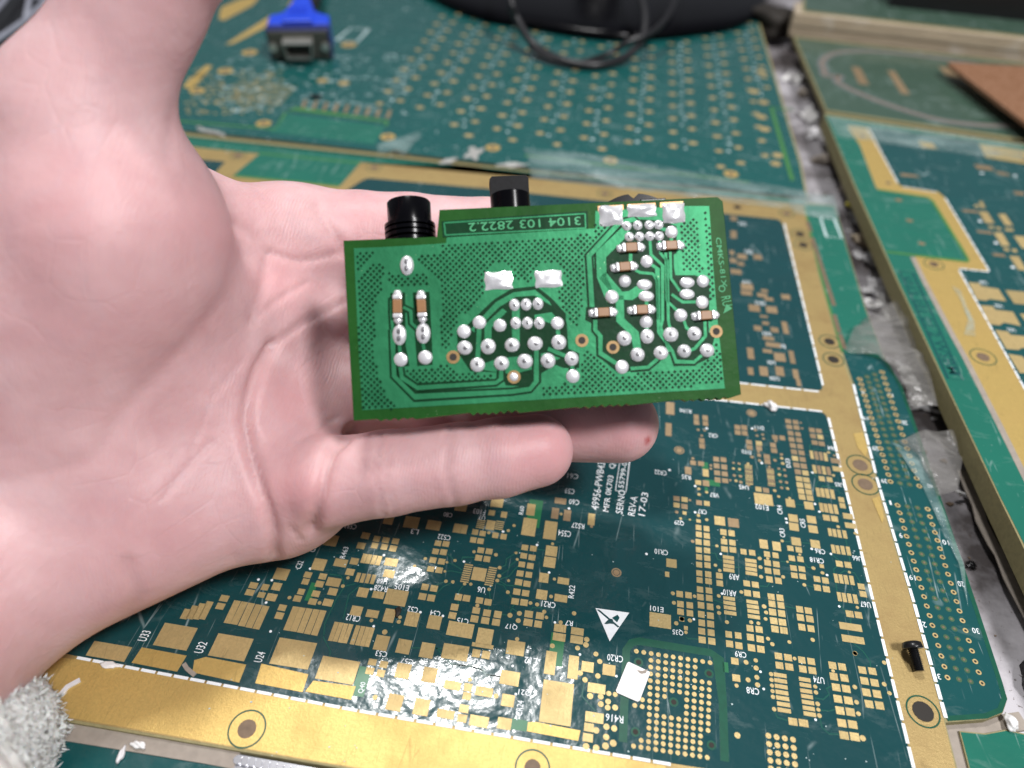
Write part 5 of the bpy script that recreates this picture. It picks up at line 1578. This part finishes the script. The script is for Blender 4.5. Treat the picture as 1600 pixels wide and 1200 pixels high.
# big tinned lugs
def lug(px, py, w, h, hz, name='solder_lug', seed=0):
    x, y = L(px, py)
    r = np.random.default_rng(seed)
    nx, ny = 15, 11
    w, h = w * HS, h * HS
    V, F = [], []
    ph = r.uniform(0, 6, 4)
    for j in range(ny):
        for i in range(nx):
            a, b = i / (nx - 1) * 2 - 1, j / (ny - 1) * 2 - 1
            e = max(0, 1 - abs(a) ** 5) * max(0, 1 - abs(b) ** 5)
            z = hz * e * (.45 + .3 * math.sin(a * 2.4 + ph[0]) * math.cos(b * 2 + ph[1]) + .4 * math.exp(-((a - .15) ** 2 + (b - .25) ** 2) * 6))
            V.append((x + a * w / 2 * (1 + .04 * math.sin(b * 5 + ph[2])), y + b * h / 2 * (1 + .05 * math.sin(a * 4 + ph[3])), .06 + max(z, 0)))
    for j in range(ny - 1):
        for i in range(nx - 1):
            F.append([j * nx + i, j * nx + i + 1, (j + 1) * nx + i + 1, (j + 1) * nx + i])
    ob = mesh_obj(name, V, F, M['tin'], held, True)
    ob.rotation_euler = (0, 0, 0)
    return ob


hs('bare_copper_strip', [(934, 322), (974, 320), (974, 328), (934, 330)], .05, .03, M['copper_bare'])
hs('bare_copper_strip', [(980, 319.5), (1024, 317), (1024, 325), (980, 327)], .05, .03, M['copper_bare'])
hs('bare_copper_strip', [(1031, 316.5), (1067, 314.5), (1067, 323), (1031, 324)], .05, .03, M['copper_bare'])
lug(779, 438.5, 43, 28, .7, seed=1)
lug(857, 436, 42, 27, .7, seed=2)
lug(954.5, 337, 38, 33, 1.0, seed=3)
lug(1002.6, 329, 46, 21, .8, seed=4)
lug(1052.5, 333, 36, 33, 1.1, seed=5)


def capacitor(c, e0, e1):
    P0, P1 = np.array(L(*e0)), np.array(L(*e1))
    C_ = np.array(L(*c))
    d = P1 - P0
    ln = np.linalg.norm(d)
    ang = math.atan2(d[1], d[0])
    o = empty('capacitor', (C_[0], C_[1], .06), held)
    o.rotation_euler = (0, 0, ang)
    l2, hw_, t = ln * .44, .80, 1.05
    ob = prism('body', [(-l2 * .62, -hw_ * .95), (l2 * .62, -hw_ * .95), (l2 * .62, hw_ * .95), (-l2 * .62, hw_ * .95)], .05, t - .05, M['cap_body'], o)
    md = ob.modifiers.new('bevel', 'BEVEL'); md.width = .00012; md.segments = 2
    for s in (-1, 1):
        xs = sorted((s * l2 * .63, s * l2 * 1.05))
        ob = prism('end_cap', [(xs[0], -hw_), (xs[1], -hw_), (xs[1], hw_), (xs[0], hw_)], .02, t, M['tin'], o)
        md = ob.modifiers.new('bevel', 'BEVEL'); md.width = .00022; md.segments = 3
        bm = bmesh.new()
        bmesh.ops.create_icosphere(bm, subdivisions=2, radius=1.0)
        for vv in bm.verts:
            k = 1 + .12 * math.sin(vv.co.x * 5 + s + ln) * math.cos(vv.co.y * 4)
            vv.co = Vector(((s * l2 * 1.22 + vv.co.x * .75 * k) * MM, vv.co.y * hw_ * 1.0 * k * MM, max(vv.co.z * .62 * k, -.01) * MM))
        me = bpy.data.meshes.new('solder_fillet')
        bm.to_mesh(me); bm.free()
        me.shade_smooth()
        me.materials.append(M['tin'])
        link(bpy.data.objects.new('solder_fillet', me), o)


for c, a, b in (((621.5, 480), (621, 461), (621.6, 500)), ((659, 479.5), (657.7, 461), (660, 498)), ((985, 388), (968.6, 389.6), (1000, 388)), ((1047, 385), (1031, 387), (1062, 385.5)), ((974.5, 418), (958, 421), (988, 418.5)), ((941.6, 489), (925, 490.6), (957, 489)), ((1001.5, 484.8), (985, 486), (1016, 484.5)), ((1101, 493.7), (1084.4, 496), (1115, 494))):
    capacitor(c, a, b)
for px, py in ((708, 558), (909, 532), (957.5, 542.6), (1118.8, 518)):
    x, y = L(px, py)
    piece('plated_ring', 'disc', x, y, .06, 21 * HS, 21 * HS, .06, M['ring_dull'], held)
    piece('via_hole', 'disc', x, y, .06, 11.5 * HS, 11.5 * HS, .08, M['hole'], held)
x, y = L(803, 589)
piece('plated_ring', 'disc', x, y, .06, 21 * HS, 21 * HS, .06, M['ring_dull'], held)
joint(803, 589, 14, 14, 0, .7)

# parts on the far side of the board: audio jack, knob, thumb wheel, sockets
def back_lathe(name, px, profile, zc, mat, y0_px, parent=held, seg=28):
    x, _ = L(px, y0_px)
    v, f = lathe_data(profile, seg, axis=1)
    return mesh_obj(name, np.array(v) + (x, 0, zc), f, M[mat], parent, True)


ztop = L(636, 372)[1]
yt = L(636, 312)[1] + 1.7
r0 = 36 * HS
prof = [(r0 * 1.08, 18), (r0 * 1.08, ztop + 1.3)]
yb = ztop + 1.5
for k in range(3):
    prof += [(r0 * 1.02, yb), (r0 * 1.16, yb + .15), (r0 * 1.16, yb + .75), (r0 * 1.02, yb + .9)]
    yb += .95
prof += [(r0, yb), (r0, yt - .25), (r0 * .95, yt), (r0 * .62, yt), (r0 * .6, yt - 3)]
jk = back_lathe('audio_jack', 636, prof, -6.4, 'black_gloss', 340)
md = jk.modifiers.new('edges', 'EDGE_SPLIT'); md.split_angle = math.radians(40)
x0, x1 = L(598, 372)[0], L(682, 372)[0]
lbox('jack_body', x0, x1, ztop - 12, ztop + .35, -11.8, -1.62, M['black_plastic'], held, .25)
# square-topped knob
kx = L(802, 320)[0]
ky = L(802, 320)[1]
rk = 33 * HS
kn = back_lathe('knob', 802, [(rk * .97, ky - 8), (rk, ky + .5), (rk, ky + 3.6), (rk * .96, ky + 3.75)], -6.0, 'black_gloss', 320)
md = kn.modifiers.new('edges', 'EDGE_SPLIT'); md.split_angle = math.radians(40)
kty = L(802, 277)[1] + 2.3
M['knob_face'] = simple('dusty_knob_face', (.008, .008, .009), .65, var=.8, scale=1400, Specular_IOR_Level=.2)
ob = prism('knob_blade', [(-rk * .96, 0), (rk * .96, 0), (rk * .98, kty - ky - 3.6 - .5), (rk * .86, kty - ky - 3.6), (-rk * .86, kty - ky - 3.6), (-rk * .98, kty - ky - 3.6 - .5)], -1.6, 1.2, M['knob_face'], kn)
ob.location = (kx * MM, (ky + 3.6) * MM, -6.4 * MM)
lbox('selector_body', kx - 5.5, kx + 5.5, ky - 12, ky - .4, -11.4, -1.62, M['black_plastic'], held, .3)
# thumb wheel
wx, wy = L(995, 295)
R_ = 9.0
pl = []
for k in range(60):
    a = 2 * math.pi * k / 60 + .01
    dx, dy = R_ * math.cos(a), R_ * math.sin(a)
    rr = 1.0
    if -.5 < dx < .35 and dy > 0:
        rr = .90
    pl.append((wx + dx * rr, wy - R_ + dy * rr))
ob = prism('thumb_wheel', pl, -4.8, -2.4, M['black_gloss'], held)
lbox('wheel_bracket', wx + .9, L(1045, 309)[0], wy - 5, L(1045, 304)[1], -3.0, -1.62, M['black_plastic'], held, .2)
for cxp in (800, 1035):
    xx, yy = L(cxp, 540)
    lbox('round_socket', xx - 9, xx + 9, yy - 7, yy + 8, -13, -1.62, M['black_plastic'], held, .8)

# ------------------------------------------------------------------ the hand
CH = []          # (group, a, b, ra, rb)


def cap(group, *nodes):
    for (xa, ya, da, ra), (xb, yb, db, rb) in zip(nodes[:-1], nodes[1:]):
        CH.append((group, K(xa, ya, da), K(xb, yb, db), ra, rb))


# palm
cap('palm', (-60, 640, 138, 16), (455, 386, 154, 11.0))
cap('palm', (335, 374, 150, 10.4), (455, 384, 153, 10.6))
cap('palm', (478, 430, 160, 11), (482, 530, 162, 11), (478, 620, 160, 10.5), (462, 690, 152, 10))
cap('palm', (-60, 680, 138, 16), (470, 482, 158, 11.5))
cap('palm', (-60, 740, 136, 16), (462, 600, 157, 11.5))
cap('palm', (-80, 800, 131, 16), (448, 716, 149, 11.0))
cap('palm', (395, 764, 136, 11.8), (-25, 912, 123, 16.0))
cap('palm', (-20, 850, 130, 16.5), (-280, 1150, 98, 20))
cap('palm', (-30, 760, 130, 18), (-330, 1050, 98, 20))
# thenar and thumb
cap('thenar', (170, 405, 118, 19.0), (70, 520, 122, 20), (-90, 630, 128, 20))
cap('thenar', (120, 198, 110, 12.0), (160, 330, 115, 15.0), (150, 430, 120, 18))
cap('thenar', (40, 345, 118, 16), (-160, 700, 132, 20))
cap('thumb', (122, 195, 110, 11.6), (214, 6, 106, 8.9), (280, -130, 102, 9.6), (320, -230, 100, 8.6))
cap('web', (190, 280, 120, 9.5), (312, 352, 138, 9.2), (430, 392, 150, 9.6))
cap('fill', (350, 520, 140, 13), (300, 610, 136, 14), (170, 720, 128, 14), (40, 800, 124, 14))
# pads under the fingers
cap('mound', (432, 650, 146, 8.5), (446, 705, 143, 9.2), (462, 780, 138, 9.2))
cap('mound', (432, 775, 139, 9.2), (474, 752, 137, 8.8))
cap('mound', (430, 560, 153, 8.0), (435, 470, 153, 8.5), (430, 400, 150, 8.0))
# fingers
cap('little', (462, 752, 138, 9.0), (520, 752, 130, 8.1), (606, 739, 129, 7.7))
cap('little', (606, 739, 129, 7.7), (712, 725, 130, 7.45))
cap('little', (712, 725, 130, 7.3), (780, 715, 131, 7.25), (838, 704, 132, 6.85))
cap('ring', (462, 600, 157, 10.5), (560, 622, 153, 9.6), (700, 643, 147, 9.0))
cap('ring', (700, 645, 145, 9.0), (850, 657, 144, 8.5))
cap('ring', (850, 657, 144, 8.3), (968, 663, 142, 7.75))
cap('middle', (470, 482, 158, 11), (580, 492, 160, 10), (720, 505, 160, 9.4))
cap('middle', (720, 505, 158, 9.4), (890, 520, 156, 8.8), (1010, 530, 153, 8.0))
cap('index', (455, 382, 154, 11.0), (560, 373, 156, 10.2), (640, 373, 157, 9.9))
cap('index', (640, 373, 157, 9.7), (760, 377, 157, 9.3), (870, 398, 155, 8.6), (960, 410, 154, 7.6))


def smin(a, b, k):
    h = np.clip(.5 + .5 * (b - a) / k, 0, 1)
    return b * (1 - h) + a * h - k * h * (1 - h)


KIN = {'palm': 9.0, 'thenar': 8.0, 'thumb': 3.0, 'web': 5.0, 'fill': 6.0, 'mound': 6.0, 'little': 1.2, 'ring': 1.2, 'middle': 1.2, 'index': 1.2}
CA = [(g, a.astype(np.float32), (b - a).astype(np.float32), np.float32(((b - a) ** 2).sum()), ra, rb) for g, a, b, ra, rb in CH]


def sdf(P):
    grp = {}
    for g, a, ab, l2, ra, rb in CA:
        pa = P - a
        h = np.clip((pa @ ab) / l2, 0, 1)
        d = np.sqrt(((pa - h[:, None] * ab) ** 2).sum(1)) - (ra + (rb - ra) * h)
        grp[g] = smin(grp[g], d, KIN[g]) if g in grp else d
    th = smin(grp['thenar'], grp['thumb'], 5.0)
    d = smin(grp['palm'], grp['mound'], 8.0)
    d = smin(d, grp['fill'], 12.0)
    d = smin(d, th, 11.0)
    d = smin(d, grp['web'], 6.0)
    fi = smin(grp['little'], grp['ring'], .8)
    fi = smin(fi, grp['middle'], .8)
    fi = smin(fi, grp['index'], .8)
    return smin(d, fi, 5.0)


def build_hand(h=0.85):
    allp = np.array([p for g, a, b, ra, rb in CH for p in (a, b)])
    lo, hi = allp.min(0) - 28, allp.max(0) + 28
    C = 4
    n = np.ceil((hi - lo) / (h * C)).astype(int)
    ax = [lo[i] + (np.arange(n[i]) + .5) * h * C for i in range(3)]
    G = np.stack(np.meshgrid(*ax, indexing='ij'), -1).reshape(-1, 3).astype(np.float32)
    dc = sdf(G).reshape(n)
    D = np.repeat(np.repeat(np.repeat(dc, C, 0), C, 1), C, 2)
    near = np.abs(dc) < h * C * 1.6
    ii = np.argwhere(near)
    off = np.stack(np.meshgrid(*[np.arange(C)] * 3, indexing='ij'), -1).reshape(-1, 3)
    fi = (ii[:, None, :] * C + off[None]).reshape(-1, 3)
    D[fi[:, 0], fi[:, 1], fi[:, 2]] = sdf((lo + (fi + .5) * h).astype(np.float32))
    S = D < 0
    # dual surface: one vertex per mixed cell
    c = S[:-1, :-1, :-1].astype(np.int8)
    cnt = sum(S[a:S.shape[0] - 1 + a, b:S.shape[1] - 1 + b, e:S.shape[2] - 1 + e].astype(np.int8) for a in (0, 1) for b in (0, 1) for e in (0, 1))
    act = (cnt > 0) & (cnt < 8)
    idx = -np.ones(act.shape, np.int64)
    cells = np.argwhere(act)
    idx[act] = np.arange(len(cells))
    V = lo + (cells + 1.0) * h
    F = []
    for axn in range(3):
        sl0 = [slice(None)] * 3
        sl1 = [slice(None)] * 3
        sl0[axn] = slice(0, -1)
        sl1[axn] = slice(1, None)
        ch = S[tuple(sl0)] != S[tuple(sl1)]
        e = np.argwhere(ch)
        o1, o2 = [(1, 2), (2, 0), (0, 1)][axn]
        ok = (e[:, o1] > 0) & (e[:, o2] > 0) & (e[:, o1] < idx.shape[o1]) & (e[:, o2] < idx.shape[o2]) & (e[:, axn] < idx.shape[axn])
        e = e[ok]
        def cell(d1, d2):
            q = e.copy()
            q[:, o1] += d1
            q[:, o2] += d2
            return idx[q[:, 0], q[:, 1], q[:, 2]]
        quad = np.stack([cell(-1, -1), cell(0, -1), cell(0, 0), cell(-1, 0)], 1)
        flip = ~S[e[:, 0], e[:, 1], e[:, 2]]
        quad[flip] = quad[flip][:, ::-1]
        F.append(quad[(quad >= 0).all(1)])
    F = np.concatenate(F)
    V = V.astype(np.float32)
    eps = .3
    for it_ in range(4):
        d = sdf(V)
        g = np.stack([sdf(V + np.eye(3, dtype=np.float32)[k] * eps) - d for k in range(3)], 1) / eps
        gl = np.linalg.norm(g, axis=1, keepdims=True) + 1e-6
        V = V - (g / gl) * np.clip(d[:, None] / np.maximum(gl, .5), -h, h) * .9
    ed = np.concatenate([F[:, [0, 1]], F[:, [1, 2]], F[:, [2, 3]], F[:, [3, 0]]])
    cntv = np.zeros(len(V))
    np.add.at(cntv, ed[:, 0], 1)
    np.add.at(cntv, ed[:, 1], 1)
    for it_ in range(5):
        acc = np.zeros((len(V), 3))
        np.add.at(acc, ed[:, 0], V[ed[:, 1]])
        np.add.at(acc, ed[:, 1], V[ed[:, 0]])
        V = (V * .4 + .6 * acc / np.maximum(cntv, 1)[:, None]).astype(np.float32)
        d = sdf(V)
        g = np.stack([sdf(V + np.eye(3, dtype=np.float32)[k] * .6) - d for k in range(3)], 1) / .6
        gl = np.linalg.norm(g, axis=1, keepdims=True) + 1e-6
        if it_ < 4:
            V = V - (g / gl) * np.clip(d[:, None], -h, h) * .8
    N = g / gl
    return V.astype(float), F, N.astype(float)


HV, HF, HNrm = build_hand()
hpx, hpy, hz = to_px(HV)
view = (EYE - HV)
view /= np.linalg.norm(view, axis=1, keepdims=True)
facing = np.clip((HNrm * view).sum(1) * 2.5, 0, 1)


def line_dist(pts):
    best = np.full(len(HV), 1e9)
    for (x0, y0), (x1, y1) in zip(pts[:-1], pts[1:]):
        dx, dy = x1 - x0, y1 - y0
        t = np.clip(((hpx - x0) * dx + (hpy - y0) * dy) / (dx * dx + dy * dy), 0, 1)
        best = np.minimum(best, np.hypot(hpx - x0 - t * dx, hpy - y0 - t * dy))
    return best


crease = np.zeros(len(HV))
disp = np.zeros(len(HV))
for pts, w, dep in (
        ([(372, 405), (352, 465), (308, 518), (259, 574), (196, 637), (147, 715), (60, 740), (0, 752)], 14, .6),
        ([(424, 540), (402, 578), (389, 620), (383, 658), (390, 700), (405, 755), (418, 790), (428, 832), (432, 882)], 9, 1.3),
        ([(550, 674), (519, 703), (506, 750), (497, 790), (488, 824)], 9, 1.3),
        ([(494, 322), (502, 338), (522, 368), (546, 402)], 8, .9),
        ([(618, 298), (630, 316)], 5, .9),
        ([(597, 672), (588, 740), (602, 806)], 4.5, .55), ([(612, 670), (603, 740), (616, 804)], 4, .4),
        ([(704, 660), (697, 728), (712, 790)], 5, .55),
        ([(366, 350), (398, 372), (416, 397), (414, 430), (402, 470), (392, 500)], 9, .7),
        ([(424, 540), (470, 505), (540, 470)], 5, .7), ([(420, 395), (470, 408), (530, 395)], 5, .7),
        ([(395, 500), (430, 470), (480, 440)], 4, .5), ([(300, 700), (330, 620), (380, 560)], 4, .45), ([(250, 780), (300, 720), (330, 690)], 5, .5),
        ([(466, 690), (500, 668), (530, 650)], 4, .5), ([(272, 165), (266, 200), (262, 245)], 9, .35), ([(455, 820), (470, 842)], 4, .6), ([(200, 880), (215, 930), (200, 985)], 14, .8)):
    d = line_dist(pts)
    e = np.exp(-(d / w) ** 2)
    dep = dep if dep > 1.2 else dep * .6
    disp -= dep * e * facing
    disp += dep * .12 * np.exp(-((d - 2.2 * w) / (1.6 * w)) ** 2) * facing
    crease = np.maximum(crease, np.exp(-(d / (w * .8)) ** 2) * min(1, dep / 1.6) * facing)
# soft muscle swellings
for px, py, r, a in ((455, 470, 45, .6), (450, 600, 40, .5), (460, 770, 45, .8), (780, 705, 60, .5), (650, 735, 40, .35), (985, 670, 45, .3), (180, 420, 110, .8), (300, 840, 110, .8), (440, 330, 40, .4)):
    disp += a * np.exp(-((hpx - px) ** 2 + (hpy - py) ** 2) / r ** 2) * facing
HV2 = HV + HNrm * disp[:, None]
red = np.zeros(len(HV))
for px, py, r, a in ((850, 700, 75, 1.0), (980, 668, 60, .8), (470, 780, 60, .8), (440, 440, 55, .7), (440, 620, 50, .5), (330, 350, 70, .6), (230, 880, 120, .45), (100, 330, 120, .35), (560, 340, 60, .5), (180, 540, 110, .25)):
    red = np.maximum(red, a * np.exp(-((hpx - px) ** 2 + (hpy - py) ** 2) / r ** 2))
cut = np.exp(-(((hpx - 1011) * .9 + (hpy - 688) * .45) / 4.0) ** 2 - (((hpy - 688) * .9 - (hpx - 1011) * .45) / 6.0) ** 2) * facing

person = mesh_obj('person', HV2, HF, None, None, True)
tag(person, 'open left hand, palm up, carrying the small green circuit board above the bench', 'person')
me = person.data
for nm, arr in (('crease', crease), ('redness', red), ('cut', cut)):
    at = me.attributes.new(nm, 'FLOAT', 'POINT')
    at.data.foreach_set('value', arr.astype(np.float32))


def skin_mat():
    n = NT('skin')
    p = n.pos(obj=True)
    att = lambda nm: n.n('ShaderNodeAttribute', attribute_name=nm).outputs['Fac']
    mott = n.noise(p, 110, 5, .6, .3)
    c = n.mix(n.ramp(mott, [(.34, BLK), (.66, W3)]), (.570, .345, .352), (.655, .435, .440))
    big = n.noise(p, 32, 3, .5)
    c = n.mix(n.ramp(big, [(.40, BLK), (.68, (.5, .5, .5))]), c, (.62, .345, .355))
    c = n.mix(n.math('MULTIPLY', att('redness'), .55), c, (.66, .31, .325))
    veins = n.ramp(n.noise(p, 55, 2, .5, 1.2), [(.50, BLK), (.54, (.35, .35, .35)), (.60, BLK)])
    c = n.mix(n.math('MULTIPLY', veins, .22), c, (.45, .40, .46))
    c = n.mix(n.math('MULTIPLY', att('crease'), .30), c, (.50, .22, .20))
    c = n.mix(att('cut'), c, (.36, .02, .02))
    # papillary ridges, fine folds
    w = n.n('ShaderNodeTexWave', wave_type='BANDS', Scale=560.0, Distortion=9.0, Detail=2.0)
    w.inputs['Detail Scale'].default_value = .35
    n.l(p, w.inputs['Vector'])
    vor = n.n('ShaderNodeTexVoronoi', feature='DISTANCE_TO_EDGE', Scale=620.0)
    n.l(p, vor.inputs['Vector'])
    h = n.math('ADD', n.math('MULTIPLY', n.math('MULTIPLY', w.outputs['Fac'], n.ramp(n.noise(p, 70, 2), [(.42, BLK), (.62, W3)])), .10), n.math('MULTIPLY', vor.outputs['Distance'], .22))
    h = n.math('ADD', h, n.math('MULTIPLY', n.noise(n.pos((1, .35, 1), (0, 0, .5), obj=True), 260, 5, .65), 1.2))
    fv = n.n('ShaderNodeTexVoronoi', feature='DISTANCE_TO_EDGE', Scale=1.0)
    n.l(n.pos((150, 60, 150), (.4, .2, .7), obj=True), fv.inputs['Vector'])
    fold = n.math('MULTIPLY', n.ramp(fv.outputs['Distance'], [(0.0, W3), (.045, BLK)]), n.ramp(n.noise(p, 60, 3), [(.45, BLK), (.62, W3)]))
    h = n.math('SUBTRACT', h, n.math('MULTIPLY', fold, .24))
    n.bump(h, .22, .0008)
    n.set(Base_Color=c, Roughness=n.math('ADD', n.math('MULTIPLY', mott, .16), .40), Subsurface_Weight=.5, Subsurface_Radius=(1.0, .42, .28), Subsurface_Scale=.0028, IOR=1.4)
    return n.m


me.materials.append(skin_mat())

# ---- fleece cuff
M['fleece'] = None
n_ = NT('white_fleece')
c_ = n_.mix(n_.noise(n_.pos(obj=True), 120, 5, .7), (.80, .79, .75), (.93, .92, .88))
n_.bump(n_.noise(n_.pos(obj=True), 500, 5, .75), .9, .0025)
n_.set(Base_Color=c_, Roughness=.95, Sheen_Weight=.4, Subsurface_Weight=.15, Subsurface_Scale=.003)
M['fleece'] = n_.m
s0, s1 = K(-208, 1212, 112), K(-388, 1500, 84)
axv = (s1 - s0) / np.linalg.norm(s1 - s0)
ua = np.cross(axv, FWD)
ua /= np.linalg.norm(ua)
ub = np.cross(ua, axv)
V, F = [], []
NR, NS = 46, 120
Ltot = np.linalg.norm(s1 - s0)
for i in range(NR):
    t = i / (NR - 1)
    if t < .12:                       # rolled lip
        a_ = t / .12 * math.pi
        s = 3.0 * (1 - math.sin(a_ * .5 + .0) * 1.0) * 1.0
        pos = s0 + axv * (4.5 * (1 - math.sin(a_)) - 3.0)
        r = 19.0 + 4.5 * (1 - math.cos(a_)) * .5 + 3.5
    else:
        pos = s0 + axv * (1.5 + (t - .12) / .88 * Ltot)
        r = 27.0 + 3.0 * (t - .12)
    for k in range(NS):
        a = 2 * math.pi * k / NS
        q = r * (1 + .055 * math.sin(3 * a + 2.2 * t * 3) + .035 * math.sin(7 * a + 9 * t) + .012 * math.sin(23 * a - 30 * t) + .004 * rng.normal())
        V.append(tuple(pos + q * (ua * math.cos(a) + ub * math.sin(a)) + axv * rng.normal() * .06))
for i in range(NR - 1):
    for k in range(NS):
        k2 = (k + 1) % NS
        F.append([i * NS + k, i * NS + k2, (i + 1) * NS + k2, (i + 1) * NS + k])
# loose fibres
Vn = np.array(V)
for q in rng.integers(0, 30 * NS, 16000):
    b0 = Vn[q]
    rad = b0 - s0 - axv * ((b0 - s0) @ axv)
    rad /= np.linalg.norm(rad) + 1e-6
    d = rad + rng.normal(size=3) * .55 - axv * .25
    d /= np.linalg.norm(d)
    ln = rng.uniform(.4, 1.1)
    sd = np.cross(d, rng.normal(size=3))
    sd *= .022 / (np.linalg.norm(sd) + 1e-6)
    o_ = len(V)
    V += [tuple(b0 - sd), tuple(b0 + sd), tuple(b0 + d * ln * .6 + rng.normal(size=3) * .25 + sd * .6), tuple(b0 + d * ln + rng.normal(size=3) * .5)]
    F += [[o_, o_ + 1, o_ + 2], [o_, o_ + 2, o_ + 3]]
sl = mesh_obj('sleeve', V, F, M['fleece'], person, True)
